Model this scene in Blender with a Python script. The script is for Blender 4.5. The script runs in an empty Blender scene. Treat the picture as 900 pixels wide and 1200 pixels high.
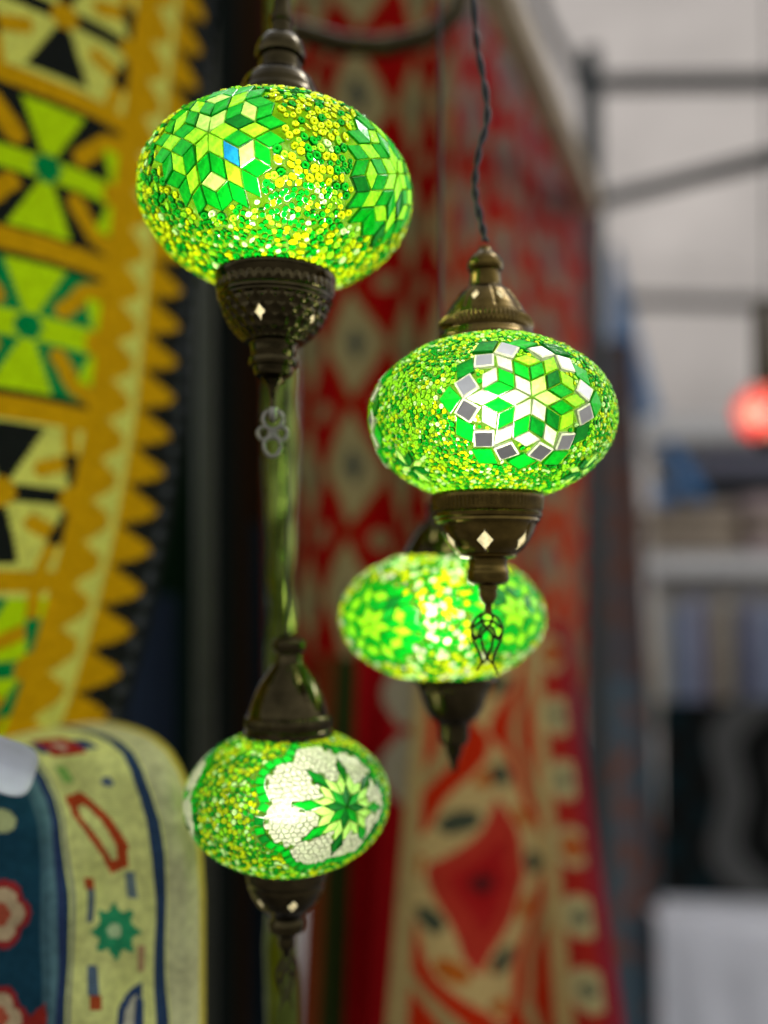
import bpy, bmesh, math, random
import numpy as np
from mathutils import Vector, Matrix, Euler

random.seed(7)
rng = np.random.default_rng(11)
scene = bpy.context.scene
col = scene.collection
PI = math.pi

# ------------------------------------------------------------------ camera
F_PX, PITCH, CAM_Z = 1075.0, math.radians(4.5), 1.5
cam_d = bpy.data.cameras.new('camera')
cam = bpy.data.objects.new('camera', cam_d); col.objects.link(cam)
cam.location = (0, 0, CAM_Z); cam.rotation_euler = (PI / 2 + PITCH, 0, 0)
cam_d.sensor_fit = 'VERTICAL'; cam_d.sensor_height = 36; cam_d.sensor_width = 27
cam_d.lens = 36 * F_PX / 1200
cam_d.clip_start = 0.02; cam_d.clip_end = 400
cam_d.dof.use_dof = True; cam_d.dof.focus_distance = 0.56; cam_d.dof.aperture_fstop = 1.25
scene.camera = cam

# ------------------------------------------------------------------ world and light (overcast daylight under a market tent)
SUN_EL, SUN_AZ = math.radians(52), math.radians(50)
world = bpy.data.worlds.new('World'); scene.world = world; world.use_nodes = True
wn, wl = world.node_tree.nodes, world.node_tree.links
wn.clear()
sky = wn.new('ShaderNodeTexSky'); sky.sky_type = 'NISHITA'; sky.sun_disc = False
sky.sun_elevation = SUN_EL; sky.sun_rotation = SUN_AZ; sky.dust_density = 4
hsv = wn.new('ShaderNodeHueSaturation'); hsv.inputs['Saturation'].default_value = 0.12
bg = wn.new('ShaderNodeBackground'); bg.inputs['Strength'].default_value = 0.15
wo = wn.new('ShaderNodeOutputWorld')
wl.new(sky.outputs[0], hsv.inputs['Color']); wl.new(hsv.outputs[0], bg.inputs['Color']); wl.new(bg.outputs[0], wo.inputs['Surface'])
sun_d = bpy.data.lights.new('sun', 'SUN'); sun_d.energy = 1.0; sun_d.angle = math.radians(20); sun_d.color = (1, 0.96, 0.9)
sun = bpy.data.objects.new('sun', sun_d); col.objects.link(sun)
sd = Vector((math.sin(SUN_AZ) * math.cos(SUN_EL), math.cos(SUN_AZ) * math.cos(SUN_EL), math.sin(SUN_EL)))
sun.rotation_euler = sd.to_track_quat('Z', 'Y').to_euler(); sun.location = (0, 0, 5)

vs = scene.view_settings
vs.view_transform = 'Standard'; vs.look = 'None'; vs.exposure = 0.55; vs.gamma = 1; vs.use_curve_mapping = False
scene.render.engine = 'CYCLES'
cy = scene.cycles
cy.use_denoising = True; cy.max_bounces = 8; cy.diffuse_bounces = 3; cy.glossy_bounces = 3
cy.transmission_bounces = 5; cy.transparent_max_bounces = 12; cy.caustics_reflective = False; cy.caustics_refractive = False
cy.sample_clamp_indirect = 4.0
BULB = 0.92

# ------------------------------------------------------------------ helpers
CAM = Vector((0, 0, CAM_Z))
FW = Vector((0, math.cos(PITCH), math.sin(PITCH))); UP = Vector((0, -math.sin(PITCH), math.cos(PITCH)))

def ray(px, py):
    return FW + Vector((1, 0, 0)) * ((px - 450) / F_PX) + UP * ((600 - py) / F_PX)

def at(px, py, Y):
    d = ray(px, py)
    return CAM + d * (Y / d.y)

def tag(o, label=None, cat=None, group=None, kind=None):
    if label: o['label'] = label
    if cat: o['category'] = cat
    if group: o['group'] = group
    if kind: o['kind'] = kind
    return o

def empty(name, loc, rot=(0, 0, 0)):
    o = bpy.data.objects.new(name, None); o.empty_display_size = 0.02
    col.objects.link(o); o.location = loc; o.rotation_euler = rot
    return o

def link_mesh(name, me, mats, parent=None, smooth=False):
    o = bpy.data.objects.new(name, me); col.objects.link(o)
    for m in (mats if isinstance(mats, (list, tuple)) else [mats]): me.materials.append(m)
    if smooth: me.polygons.foreach_set('use_smooth', [True] * len(me.polygons))
    if parent is not None: o.parent = parent
    return o

def mesh_obj(name, verts, faces, mats, parent=None, smooth=False, midx=None):
    me = bpy.data.meshes.new(name)
    me.from_pydata([tuple(v) for v in verts], [], [tuple(f) for f in faces])
    if midx is not None: me.polygons.foreach_set('material_index', midx)
    me.update()
    return link_mesh(name, me, mats, parent, smooth)

class MB:
    def __init__(s): s.v, s.f, s.m = [], [], []
    def add(s, verts, faces, mi=0):
        b = len(s.v); s.v += [tuple(p) for p in verts]; s.f += [tuple(b + i for i in f) for f in faces]; s.m += [mi] * len(faces)
    def box(s, c, size, R=None, bev=0.0, mi=0):
        hx, hy, hz = (k / 2 for k in size); bm = bmesh.new()
        bmesh.ops.create_cube(bm, size=1)
        for v in bm.verts: v.co = Vector((v.co.x * hx * 2, v.co.y * hy * 2, v.co.z * hz * 2))
        if bev: bmesh.ops.bevel(bm, geom=list(bm.edges), offset=bev, segments=2, profile=0.5, affect='EDGES')
        bm.verts.index_update()
        M = R if R is not None else Matrix.Identity(3)
        s.add([M @ v.co + Vector(c) for v in bm.verts], [[v.index for v in f.verts] for f in bm.faces], mi); bm.free()
    def tube(s, pts, r, n=8, mi=0, cap=True, flat=None):
        pts = [Vector(p) for p in pts]; N = len(pts)
        rr = r if isinstance(r, (list, tuple)) else [r] * N
        vs_, fs = [], []; prev = None
        for i, p in enumerate(pts):
            t = (pts[min(i + 1, N - 1)] - pts[max(i - 1, 0)]).normalized()
            ref = prev if prev is not None else (Vector((1, 0, 0)) if abs(t.x) < 0.8 else Vector((0, 0, 1)))
            a = (ref - t * ref.dot(t)).normalized(); b = t.cross(a); prev = a
            for k in range(n):
                th = 2 * PI * k / n
                vs_.append(p + (a * math.cos(th) + b * math.sin(th)) * rr[i])
        for i in range(N - 1):
            for k in range(n):
                k2 = (k + 1) % n
                fs.append((i * n + k, i * n + k2, (i + 1) * n + k2, (i + 1) * n + k))
        if cap: fs.append(tuple(reversed(range(n)))); fs.append(tuple((N - 1) * n + k for k in range(n)))
        s.add(vs_, fs, mi)
    def build(s, name, mats, parent=None, smooth=False):
        return mesh_obj(name, s.v, s.f, mats, parent, smooth, s.m)

def smooth_path(pts, n=8):
    P = [Vector(p) for p in pts]; P = [P[0] * 2 - P[1]] + P + [P[-1] * 2 - P[-2]]; out = []
    for i in range(1, len(P) - 2):
        a, b, c, d = P[i - 1:i + 3]
        for k in range(n):
            t = k / n
            out.append(0.5 * ((2 * b) + (c - a) * t + (2 * a - 5 * b + 4 * c - d) * t * t + (3 * b - a - 3 * c + d) * t ** 3))
    out.append(P[-2]); return out

# ------------------------------------------------------------------ materials
def newmat(name):
    m = bpy.data.materials.new(name); m.use_nodes = True
    nt = m.node_tree; nt.nodes.clear()
    return m, nt.nodes, nt.links

def noise_col(n, l, c, scale, amount, detail=3):
    tc = n.new('ShaderNodeTexCoord'); ns = n.new('ShaderNodeTexNoise')
    ns.inputs['Scale'].default_value = scale; ns.inputs['Detail'].default_value = detail
    l.new(tc.outputs['Object'], ns.inputs['Vector'])
    mr = n.new('ShaderNodeMapRange')
    mr.inputs['From Min'].default_value = 0.3; mr.inputs['From Max'].default_value = 0.7
    mr.inputs['To Min'].default_value = 1 - amount; mr.inputs['To Max'].default_value = 1 + amount
    l.new(ns.outputs['Fac'], mr.inputs['Value'])
    mx = n.new('ShaderNodeVectorMath'); mx.operation = 'MULTIPLY'
    mx.inputs[0].default_value = c[:3]
    l.new(mr.outputs[0], mx.inputs[1])
    return mx.outputs[0], ns

def glass_mat(name, c, refr=0.3, vary=0.25, scale=350, rough=0.12):
    """stained glass lit from behind: scattering glass with a glossy face"""
    m, n, l = newmat(name)
    cs, ns = noise_col(n, l, c, scale, vary)
    tr = n.new('ShaderNodeBsdfTranslucent'); l.new(cs, tr.inputs['Color'])
    rf = n.new('ShaderNodeBsdfRefraction'); rf.inputs['IOR'].default_value = 1.45; rf.inputs['Roughness'].default_value = 0.8
    l.new(cs, rf.inputs['Color'])
    df = n.new('ShaderNodeBsdfDiffuse'); l.new(cs, df.inputs['Color'])
    m1 = n.new('ShaderNodeMixShader'); m1.inputs[0].default_value = refr; l.new(tr.outputs[0], m1.inputs[1]); l.new(rf.outputs[0], m1.inputs[2])
    m2 = n.new('ShaderNodeMixShader'); m2.inputs[0].default_value = 0.18; l.new(m1.outputs[0], m2.inputs[1]); l.new(df.outputs[0], m2.inputs[2])
    gl = n.new('ShaderNodeBsdfGlossy'); gl.inputs['Roughness'].default_value = rough
    fr = n.new('ShaderNodeFresnel'); fr.inputs['IOR'].default_value = 1.45
    bp = n.new('ShaderNodeBump'); bp.inputs['Strength'].default_value = 0.25; bp.inputs['Distance'].default_value = 0.001
    l.new(ns.outputs['Fac'], bp.inputs['Height']); l.new(bp.outputs[0], gl.inputs['Normal'])
    m3 = n.new('ShaderNodeMixShader'); l.new(fr.outputs[0], m3.inputs[0]); l.new(m2.outputs[0], m3.inputs[1]); l.new(gl.outputs[0], m3.inputs[2])
    o = n.new('ShaderNodeOutputMaterial'); l.new(m3.outputs[0], o.inputs['Surface'])
    return m

def shell_mat(name, c, transp=0.55):
    m, n, l = newmat(name)
    cs, ns = noise_col(n, l, c, 200, 0.3)
    tr = n.new('ShaderNodeBsdfTranslucent'); l.new(cs, tr.inputs['Color'])
    tp = n.new('ShaderNodeBsdfTransparent')
    mx = n.new('ShaderNodeMixShader'); mx.inputs[0].default_value = transp
    l.new(tr.outputs[0], mx.inputs[1]); l.new(tp.outputs[0], mx.inputs[2])
    o = n.new('ShaderNodeOutputMaterial'); l.new(mx.outputs[0], o.inputs['Surface'])
    return m

def principled(name, c, rough=0.5, metal=0.0, vary=0.15, scale=60, bump=0.1, bscale=None, bdist=0.0006, transl=0.0, coat=0.0):
    m, n, l = newmat(name)
    cs, ns = noise_col(n, l, c, scale, vary, 5)
    p = n.new('ShaderNodeBsdfPrincipled'); l.new(cs, p.inputs['Base Color'])
    p.inputs['Metallic'].default_value = metal; p.inputs['Coat Weight'].default_value = coat
    mr = n.new('ShaderNodeMapRange'); mr.inputs['To Min'].default_value = max(0.02, rough * 0.7); mr.inputs['To Max'].default_value = min(1, rough * 1.35)
    l.new(ns.outputs['Fac'], mr.inputs['Value']); l.new(mr.outputs[0], p.inputs['Roughness'])
    if bump:
        tc = n.new('ShaderNodeTexCoord'); nb = n.new('ShaderNodeTexNoise'); nb.inputs['Scale'].default_value = bscale or scale * 6; nb.inputs['Detail'].default_value = 4
        l.new(tc.outputs['Object'], nb.inputs['Vector'])
        bp = n.new('ShaderNodeBump'); bp.inputs['Strength'].default_value = bump; bp.inputs['Distance'].default_value = bdist
        l.new(nb.outputs['Fac'], bp.inputs['Height']); l.new(bp.outputs[0], p.inputs['Normal'])
    o = n.new('ShaderNodeOutputMaterial'); src = p.outputs[0]
    if transl:
        tr = n.new('ShaderNodeBsdfTranslucent'); l.new(cs, tr.inputs['Color'])
        mx = n.new('ShaderNodeMixShader'); mx.inputs[0].default_value = transl
        l.new(src, mx.inputs[1]); l.new(tr.outputs[0], mx.inputs[2]); src = mx.outputs[0]
    l.new(src, o.inputs['Surface'])
    return m

def woven_mat(name, pitch=900):
    """cloth whose woven colours come with the threads (face colours of the pattern)"""
    m, n, l = newmat(name)
    at_ = n.new('ShaderNodeAttribute'); at_.attribute_name = 'Weave'
    tc = n.new('ShaderNodeTexCoord'); ns = n.new('ShaderNodeTexNoise'); ns.inputs['Scale'].default_value = pitch * 0.15; ns.inputs['Detail'].default_value = 5
    l.new(tc.outputs['Object'], ns.inputs['Vector'])
    mr = n.new('ShaderNodeMapRange'); mr.inputs['From Min'].default_value = 0.25; mr.inputs['From Max'].default_value = 0.75
    mr.inputs['To Min'].default_value = 0.75; mr.inputs['To Max'].default_value = 1.2
    l.new(ns.outputs['Fac'], mr.inputs['Value'])
    mx = n.new('ShaderNodeVectorMath'); mx.operation = 'MULTIPLY'; l.new(at_.outputs['Color'], mx.inputs[0]); l.new(mr.outputs[0], mx.inputs[1])
    p = n.new('ShaderNodeBsdfPrincipled'); p.inputs['Roughness'].default_value = 0.9; p.inputs['Specular IOR Level'].default_value = 0.03
    l.new(mx.outputs[0], p.inputs['Base Color'])
    wv = n.new('ShaderNodeTexWave'); wv.inputs['Scale'].default_value = pitch / 6; wv.inputs['Distortion'].default_value = 2; wv.bands_direction = 'Z'
    l.new(tc.outputs['Object'], wv.inputs['Vector'])
    bp = n.new('ShaderNodeBump'); bp.inputs['Strength'].default_value = 0.4; bp.inputs['Distance'].default_value = 0.001
    l.new(wv.outputs['Fac'], bp.inputs['Height']); l.new(bp.outputs[0], p.inputs['Normal'])
    o = n.new('ShaderNodeOutputMaterial'); l.new(p.outputs[0], o.inputs['Surface'])
    return m

GLASS = {}
def gl(name, c, **k):
    m = glass_mat(name + '_glass', c, **k)
    GLASS[m] = glass_mat(name + '_glass_edge', tuple(x ** 1.5 * 0.42 for x in c), refr=0.05, rough=0.2)   # thick rim of a bead: longer way through the same glass
    return m
G_GREEN = gl('green', (0.0, 0.31, 0.010))
G_DEEP = gl('deep_green', (0.0, 0.13, 0.008))
G_LIME = gl('lime', (0.29, 0.74, 0.015), vary=0.4)
G_PALE = gl('pale_green', (0.46, 0.80, 0.16), vary=0.3)
G_WHITE = gl('white', (0.60, 0.60, 0.47), vary=0.25, refr=0.12)
G_YELLOW = gl('yellow', (0.58, 0.68, 0.003), vary=0.3)
G_CLEAR = gl('clear', (0.60, 0.90, 0.36), refr=0.4)
G_BLUE = gl('blue', (0.01, 0.24, 0.6))
G_RED = gl('red', (0.8, 0.06, 0.05))
G_CREAM = gl('cream', (0.5, 0.43, 0.27), vary=0.35, refr=0.05)
MIRROR = principled('mirror_glass', (0.80, 0.80, 0.78), rough=0.3, metal=0.75, vary=0.06, bump=0.05)
MIRROR_RIM = principled('mirror_bevel', (0.85, 0.87, 0.8), rough=0.25, metal=0.6, vary=0.05)
SHELL = shell_mat('globe_glass', (0.10, 0.27, 0.003))
BRONZE = principled('aged_bronze', (0.115, 0.078, 0.02), rough=0.17, metal=1, vary=0.35, scale=120, bump=0.15)
DARK_BRONZE = principled('dark_bronze', (0.05, 0.039, 0.018), rough=0.11, metal=1, vary=0.4, scale=90, bump=0.1)
PEWTER = principled('pewter', (0.26, 0.25, 0.21), rough=0.35, metal=1, vary=0.2, scale=150)
BLACK_CABLE = principled('black_cable', (0.012, 0.012, 0.012), rough=0.45, vary=0.2)
STEEL = principled('green_tinted_steel', (0.12, 0.155, 0.03), rough=0.12, metal=1, vary=0.3, scale=30, bump=0.2, bscale=60, bdist=0.003)  # green of the lamp reflections is put into the metal colour
ALU = principled('painted_post', (0.04, 0.045, 0.03), rough=0.35, metal=0.7, vary=0.15)
FRAME = principled('tent_frame_paint', (0.022, 0.027, 0.026), rough=0.45, vary=0.2)
WOOD = principled('pale_wood', (0.42, 0.34, 0.23), rough=0.6, vary=0.25, scale=20)
CANVAS = principled('tent_canvas', (0.47, 0.435, 0.41), rough=0.9, vary=0.12, scale=3, transl=0.5, bump=0.2, bscale=25, bdist=0.01)
WOVEN = woven_mat('woven_wool')
PAPER = principled('paper', (0.75, 0.78, 0.85), rough=0.8, vary=0.04)
WHITE_PAINT = principled('white_shelf_paint', (0.78, 0.77, 0.75), rough=0.5, vary=0.1)
WHITE_CLOTH = principled('white_cloth', (0.84, 0.84, 0.88), rough=0.9, vary=0.08, scale=12)
PAVING = principled('paving', (0.16, 0.155, 0.15), rough=0.9, vary=0.3, scale=4)

def cloth(name, c): return principled(name, c, rough=0.9, vary=0.2, scale=25, bump=0.3, bscale=400, bdist=0.001)

# ------------------------------------------------------------------ mosaic lamps
def lathe_mesh(prof, seg=96, disp=None, closed=True):
    """prof: (r, z) list; disp(theta, i) -> radial offset"""
    v, f = [], []; n = len(prof)
    for k in range(seg):
        th = 2 * PI * k / seg; c, s = math.cos(th), math.sin(th)
        for i, (r, z) in enumerate(prof):
            d = disp(th, i) if disp else 0.0
            v.append(((r + d) * c, (r + d) * s, z))
    m = n if closed else n - 1
    for k in range(seg):
        k2 = (k + 1) % seg
        for i in range(m):
            j = (i + 1) % n
            f.append((k * n + i, k2 * n + i, k2 * n + j, k * n + j))
    return v, f

def resample(prof, step):
    out = []
    for (r0, z0), (r1, z1) in zip(prof[:-1], prof[1:]):
        n = max(1, int(math.hypot(r1 - r0, z1 - z0) / step))
        for k in range(n): out.append((r0 + (r1 - r0) * k / n, z0 + (z1 - z0) * k / n))
    out.append(prof[-1]); return out

def thick(prof, t):
    """outer profile -> closed loop with an inner wall t inside"""
    inner = [(max(r - t, 0.0004), z) for r, z in reversed(prof)]
    return prof + inner

def cut(o, cutters):
    """real openings cut through a part"""
    mb = MB()
    for v, f in cutters: mb.add(v, f)
    c = mb.build('cutter', [])
    bmc = bmesh.new(); bmc.from_mesh(c.data); bmesh.ops.recalc_face_normals(bmc, faces=bmc.faces); bmc.to_mesh(c.data); bmc.free()
    bmo = bmesh.new(); bmo.from_mesh(o.data); bmesh.ops.recalc_face_normals(bmo, faces=bmo.faces); bmo.to_mesh(o.data); bmo.free()
    c.parent = o.parent
    md = o.modifiers.new('cut', 'BOOLEAN'); md.operation = 'DIFFERENCE'; md.object = c; md.solver = 'EXACT'
    bpy.context.view_layer.update()
    dg = bpy.context.evaluated_depsgraph_get()
    me = bpy.data.meshes.new_from_object(o.evaluated_get(dg))
    o.modifiers.clear(); o.data = me
    bpy.data.objects.remove(c)
    me.polygons.foreach_set('use_smooth', [True] * len(me.polygons))
    me.set_sharp_from_angle(angle=math.radians(38))

E6 = [(math.cos(k * PI / 3), math.sin(k * PI / 3)) for k in range(6)]
def add2(*p): return (sum(a[0] for a in p), sum(a[1] for a in p))
def rh(o, a, b): return [o, add2(o, a), add2(o, a, b), add2(o, b)]

def star_tiles(outer=True):
    """rhombus star growing from six rhombi: list of (ring, polygon) in units of the tile edge"""
    T = []
    e = lambda i: E6[i % 6]
    for i in range(6): T.append((0, rh((0, 0), e(i), e(i + 1))))
    for i in range(6):
        T.append((1, rh(e(i), e(i - 1), e(i)))); T.append((1, rh(e(i), e(i), e(i + 1))))
    for i in range(6):
        t = add2(e(i), e(i + 1)); T.append((2, rh(t, e(i), e(i + 1))))
        T.append((2, rh(add2(e(i), e(i)), e(i - 1), e(i + 1))))
    if outer:
        for i in range(6):
            v = add2(e(i), e(i), e(i + 1)); T.append((3, rh(v, e(i + 1), e(i)))); T.append((3, rh(v, e(i), e(i - 1))))
            v = add2(e(i), e(i), e(i - 1)); T.append((3, rh(v, e(i - 1), e(i)))); T.append((3, rh(v, e(i), e(i + 1))))
    return T

def square(cx, cy, ang, hr, ht):
    c, s = math.cos(ang), math.sin(ang)
    return [(cx + c * hr, cy + s * hr), (cx - s * ht, cy + c * ht), (cx - c * hr, cy - s * hr), (cx + s * ht, cy - c * ht)]

class Lamp:
    even = 1.25      # north-south stretch of the patterns on the flattened globe
    def __init__(s, name, label, cpx, Y, R_px, flat, tilt=(0, 0), yaw=0.0):
        s.c = at(cpx[0], cpx[1], Y); s.Y = Y
        s.u = (s.c - CAM).dot(FW) / F_PX            # metres per pixel at that depth
        s.a = R_px * s.u; s.cz = s.a * flat
        s.root = empty(name, s.c, (tilt[0], tilt[1], 0)); tag(s.root, label, 'lamp', 'lit mosaic lamps hanging in the stall')
        s.M = Matrix.Translation(s.c) @ Euler((tilt[0], tilt[1], 0)).to_matrix().to_4x4()
        s.cpx = cpx; s.meds = []; s.foot = []
    def pick(s, px, py):
        """unit-sphere direction of the globe point at a spot"""
        inv = s.M.inverted(); o = inv @ CAM; d = (inv.to_3x3() @ ray(px, py))
        sc = Vector((1 / s.a, 1 / s.a, 1 / s.cz))
        o = Vector((o.x * sc.x, o.y * sc.y, o.z * sc.z)); d = Vector((d.x * sc.x, d.y * sc.y, d.z * sc.z))
        A, B, C = d.dot(d), 2 * o.dot(d), o.dot(o) - 1
        disc = max(B * B - 4 * A * C, 0)
        t = (-B - math.sqrt(disc)) / (2 * A)
        return (o + d * t).normalized()
    def azel(s, az, el):   # az measured from the side that faces -Y, to +X
        return Vector((math.sin(az) * math.cos(el), -math.cos(az) * math.cos(el), math.sin(el)))
    def surf(s, d, h=0.0):
        p = Vector((d.x * s.a, d.y * s.a, d.z * s.cz)); n = Vector((d.x / s.a, d.y / s.a, d.z / s.cz)).normalized()
        return p + n * h
    def frame(s, n0, rot=0.0):
        e = Vector((0, 0, 1)).cross(n0).normalized(); n = n0.cross(e)
        return (n0, e * math.cos(rot) + n * math.sin(rot), n * math.cos(rot) - e * math.sin(rot), n)
    def local(s, fr, x, y):
        n0, e, n, nn = fr
        w = e * x + n * y
        w = w + nn * (w.dot(nn) * (s.even - 1))             # even out the flattened globe
        a = w.length
        if a < 1e-9: return n0.copy()
        return (n0 * math.cos(a) + w * (math.sin(a) / a)).normalized()
    def globe(s, r_top, r_bot, seg=96, rows=40):
        zt = math.sqrt(1 - (r_top * s.u / s.a) ** 2); zb = -math.sqrt(1 - (r_bot * s.u / s.a) ** 2)
        s.zt, s.zb = zt, zb
        prof = []
        for i in range(rows + 1):
            el = math.asin(zb) + (math.asin(zt) - math.asin(zb)) * i / rows
            prof.append((math.cos(el) * s.a, math.sin(el) * s.cz))
        v, f = lathe_mesh(prof, seg, closed=False)
        s.g = mesh_obj('globe', v, f, s.shellmat, s.root, True)
    def tile(s, fr, poly, mat, edge, gap=0.05, h=0.02, name='tile', rimmat=None, tilt=0.09, label=None):
        js = 0.028 * math.hypot(poly[0][0] - poly[1][0], poly[0][1] - poly[1][1])
        poly = [(x + random.uniform(-js, js), y + random.uniform(-js, js)) for x, y in poly]; h = h * random.uniform(0.75, 1.35)
        if sum(poly[i - 1][0] * poly[i][1] - poly[i][0] * poly[i - 1][1] for i in range(len(poly))) < 0: poly = poly[::-1]
        cx = sum(p[0] for p in poly) / len(poly); cy_ = sum(p[1] for p in poly) / len(poly)
        H = h * s.a; v = []; n = len(poly)
        def ring(k, hh): return [s.surf(s.local(fr, (cx + (x - cx) * k) * edge, (cy_ + (y - cy_) * k) * edge), hh) for x, y in poly]
        k0 = 1 - gap
        dirs = [s.local(fr, x * edge, y * edge) for x, y in poly]
        if max(d.z for d in dirs) > s.zt - 0.01 or min(d.z for d in dirs) < s.zb + 0.01: return None
        tx, ty = random.uniform(-tilt, tilt) * H * 4, random.uniform(-tilt, tilt) * H * 4
        lo = ring(k0, -H * 0.3); mid = ring(k0 * 0.985, H * 0.8); top = ring(k0 * (0.9 if rimmat is None else 0.8), H)
        nrm = s.surf(s.local(fr, cx * edge, cy_ * edge), 1.0) - s.surf(s.local(fr, cx * edge, cy_ * edge), 0)
        for i in range(n):
            off = nrm * (tx * (poly[i][0] - cx) + ty * (poly[i][1] - cy_))
            mid[i] = mid[i] + off; top[i] = top[i] + off
        v = lo + mid + top; f = []; mi = []
        for i in range(n):
            j = (i + 1) % n
            f += [(i, j, n + j, n + i), (n + i, n + j, 2 * n + j, 2 * n + i)]; mi += [0 if rimmat is None else 1] * 2
        f.append(tuple(range(2 * n, 3 * n))); mi.append(0)
        cxv = sum(v, Vector()) / len(v)
        o = mesh_obj(name, [p - cxv for p in v], f, [mat] if rimmat is None else [mat, rimmat], s.g, False, mi)
        o.location = cxv
        if label: o['label'] = label
        s.foot.append((fr, [(x * edge, y * edge) for x, y in poly], s.local(fr, cx * edge, cy_ * edge)))
        return o
    def beads(s, r, palette, weights, mats, clump=6.0, tries=None, seg=7, name='bead_mosaic', dens=0.80, smallk=0.68, thin=-1.0, singles=0):
        """tiny ring beads covering everything the tiles leave free"""
        P = []
        if s.foot:
            C = np.array([tuple(d) for _, _, d in s.foot])
            RAD = np.array([max(math.hypot(x - sum(p[0] for p in pl) / len(pl), y - sum(p[1] for p in pl) / len(pl)) for x, y in pl) for _, pl, _ in s.foot])
        ph = rng.uniform(0, 6.28, (8, 1)); kv = rng.normal(size=(8, 3)) * clump; radii = {}
        # candidate directions, spaced on the scaled surface
        n_try = tries or int(90 / (r * r))
        cand = rng.normal(size=(n_try, 3)); cand /= np.linalg.norm(cand, axis=1)[:, None]
        flat = s.cz / s.a
        keep = (cand[:, 2] < s.zt - r * 0.3) & (cand[:, 2] > s.zb + r * 0.3)
        cand = cand[keep]; pos = cand * np.array([1, 1, flat])
        cell = 2 * r; grid = {}; res = []; small = r * smallk
        n1 = int(len(cand) * 0.35)
        for i_, (d, p) in enumerate(zip(cand, pos)):
            rad = r if i_ < n1 else small
            if i_ < n1 and (np.sin(kv @ d + ph[:, 0]).sum() < thin * random.uniform(0.3, 1.7)): continue
            k = (int(math.floor(p[0] / cell)), int(math.floor(p[1] / cell)), int(math.floor(p[2] / cell)))
            ok = True
            for dx in (-1, 0, 1):
                for dy in (-1, 0, 1):
                    for dz in (-1, 0, 1):
                        for q in grid.get((k[0] + dx, k[1] + dy, k[2] + dz), ()):
                            m_ = (q[3] + rad) * dens
                            if (q[0] - p[0]) ** 2 + (q[1] - p[1]) ** 2 + (q[2] - p[2]) ** 2 < m_ * m_: ok = False; break
                        if not ok: break
                    if not ok: break
                if not ok: break
            if ok:
                grid.setdefault(k, []).append((p[0], p[1], p[2], rad)); res.append(d); radii[tuple(d)] = rad
        D = np.array(res)
        if s.foot:
            free = np.ones(len(D), bool)
            for j in range(len(C)):
                ang = np.arccos(np.clip(D @ C[j], -1, 1)); near = np.where((ang < RAD[j] * 1.3 + r) & free)[0]
                fr, pl, _ = s.foot[j]
                ctr = (sum(p[0] for p in pl) / len(pl), sum(p[1] for p in pl) / len(pl))
                for i in near:
                    d = Vector(D[i]); n0, e, n, nn = fr
                    a = math.acos(max(-1, min(1, d.dot(n0)))); w = d - n0 * d.dot(n0)
                    if w.length > 1e-9: w = w.normalized() * a
                    w = w - nn * (w.dot(nn) * (1 - 1 / s.even))
                    x, y = w.dot(e), w.dot(n)
                    inside = True; sg = 0; m = r * 0.55
                    for k in range(len(pl)):
                        x0, y0 = pl[k]; x1, y1 = pl[(k + 1) % len(pl)]
                        L = math.hypot(x1 - x0, y1 - y0) + 1e-9
                        dd = ((x1 - x0) * (y - y0) - (y1 - y0) * (x - x0)) / L
                        dc = ((x1 - x0) * (ctr[1] - y0) - (y1 - y0) * (ctr[0] - x0)) / L
                        if dc < 0: dd = -dd
                        if dd < -m: inside = False; break
                    if inside: free[i] = False
            D = D[free]
        if getattr(s, 'zones', None):
            free = np.ones(len(D), bool)
            for fr, fn in s.zones:
                for i in range(len(D)):
                    d = Vector(D[i]); n0, e, n, nn = fr
                    if d.dot(n0) < 0.4: continue
                    a = math.acos(max(-1, min(1, d.dot(n0)))); w = d - n0 * d.dot(n0)
                    if w.length > 1e-9: w = w.normalized() * a
                    w = w - nn * (w.dot(nn) * (1 - 1 / s.even))
                    x, y = w.dot(e), w.dot(n)
                    if math.hypot(x, y) < fn(math.atan2(y, x)): free[i] = False
            D = D[free]
        N = len(D); V, Fc, MI = [], [], []
        # the largest beads on the side one sees are pieces of their own
        single = set()
        if singles:
            toc = (s.M.inverted() @ CAM).normalized(); toc = np.array(toc)
            big = [i for i in range(N) if radii[tuple(D[i])] == r]
            big.sort(key=lambda i: -float(D[i] @ toc)); single = set(big[:singles])
        for i_, d in enumerate(D):
            n3 = Vector(d); p0 = s.surf(n3); nn = (s.surf(n3, 1.0) - p0).normalized()
            nn = (nn + Vector(rng.normal(size=3) * 0.22)).normalized()
            e = nn.orthogonal().normalized(); b = nn.cross(e)
            rad = radii[tuple(d)]; rr = rad * s.a * random.uniform(0.88, 1.14); th0 = random.uniform(0, 1)
            asp = random.uniform(0.86, 1.1)
            cl = float(np.sin(kv @ d + ph[:, 0]).sum()) / 3.0
            w = np.array(weights, float)
            if rad < r: w[0] *= 0.35
            w[0] *= math.exp(cl * 0.7); w /= w.sum()
            mi = int(np.searchsorted(np.cumsum(w), random.random())); mi = min(mi, len(mats) - 1)
            keep = None
            if i_ in single: keep = (V, Fc, MI); V, Fc, MI = [], [], []
            base = len(V)
            for rad, hh in ((1.0, -0.15), (0.92, 0.45), (0.60, 0.64), (0.24, 0.45)):
                for k in range(seg):
                    t = 2 * PI * (k + th0) / seg
                    V.append(tuple(p0 + (e * math.cos(t) * asp + b * math.sin(t) / asp) * rr * rad + nn * rr * hh))
            for q in range(3):
                for k in range(seg):
                    k2 = (k + 1) % seg
                    Fc.append((base + q * seg + k, base + q * seg + k2, base + (q + 1) * seg + k2, base + (q + 1) * seg + k)); MI.append(mi + (len(mats) if q == 0 else 0))
            V.append(tuple(p0 + nn * rr * 0.1)); c0 = len(V) - 1
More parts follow.
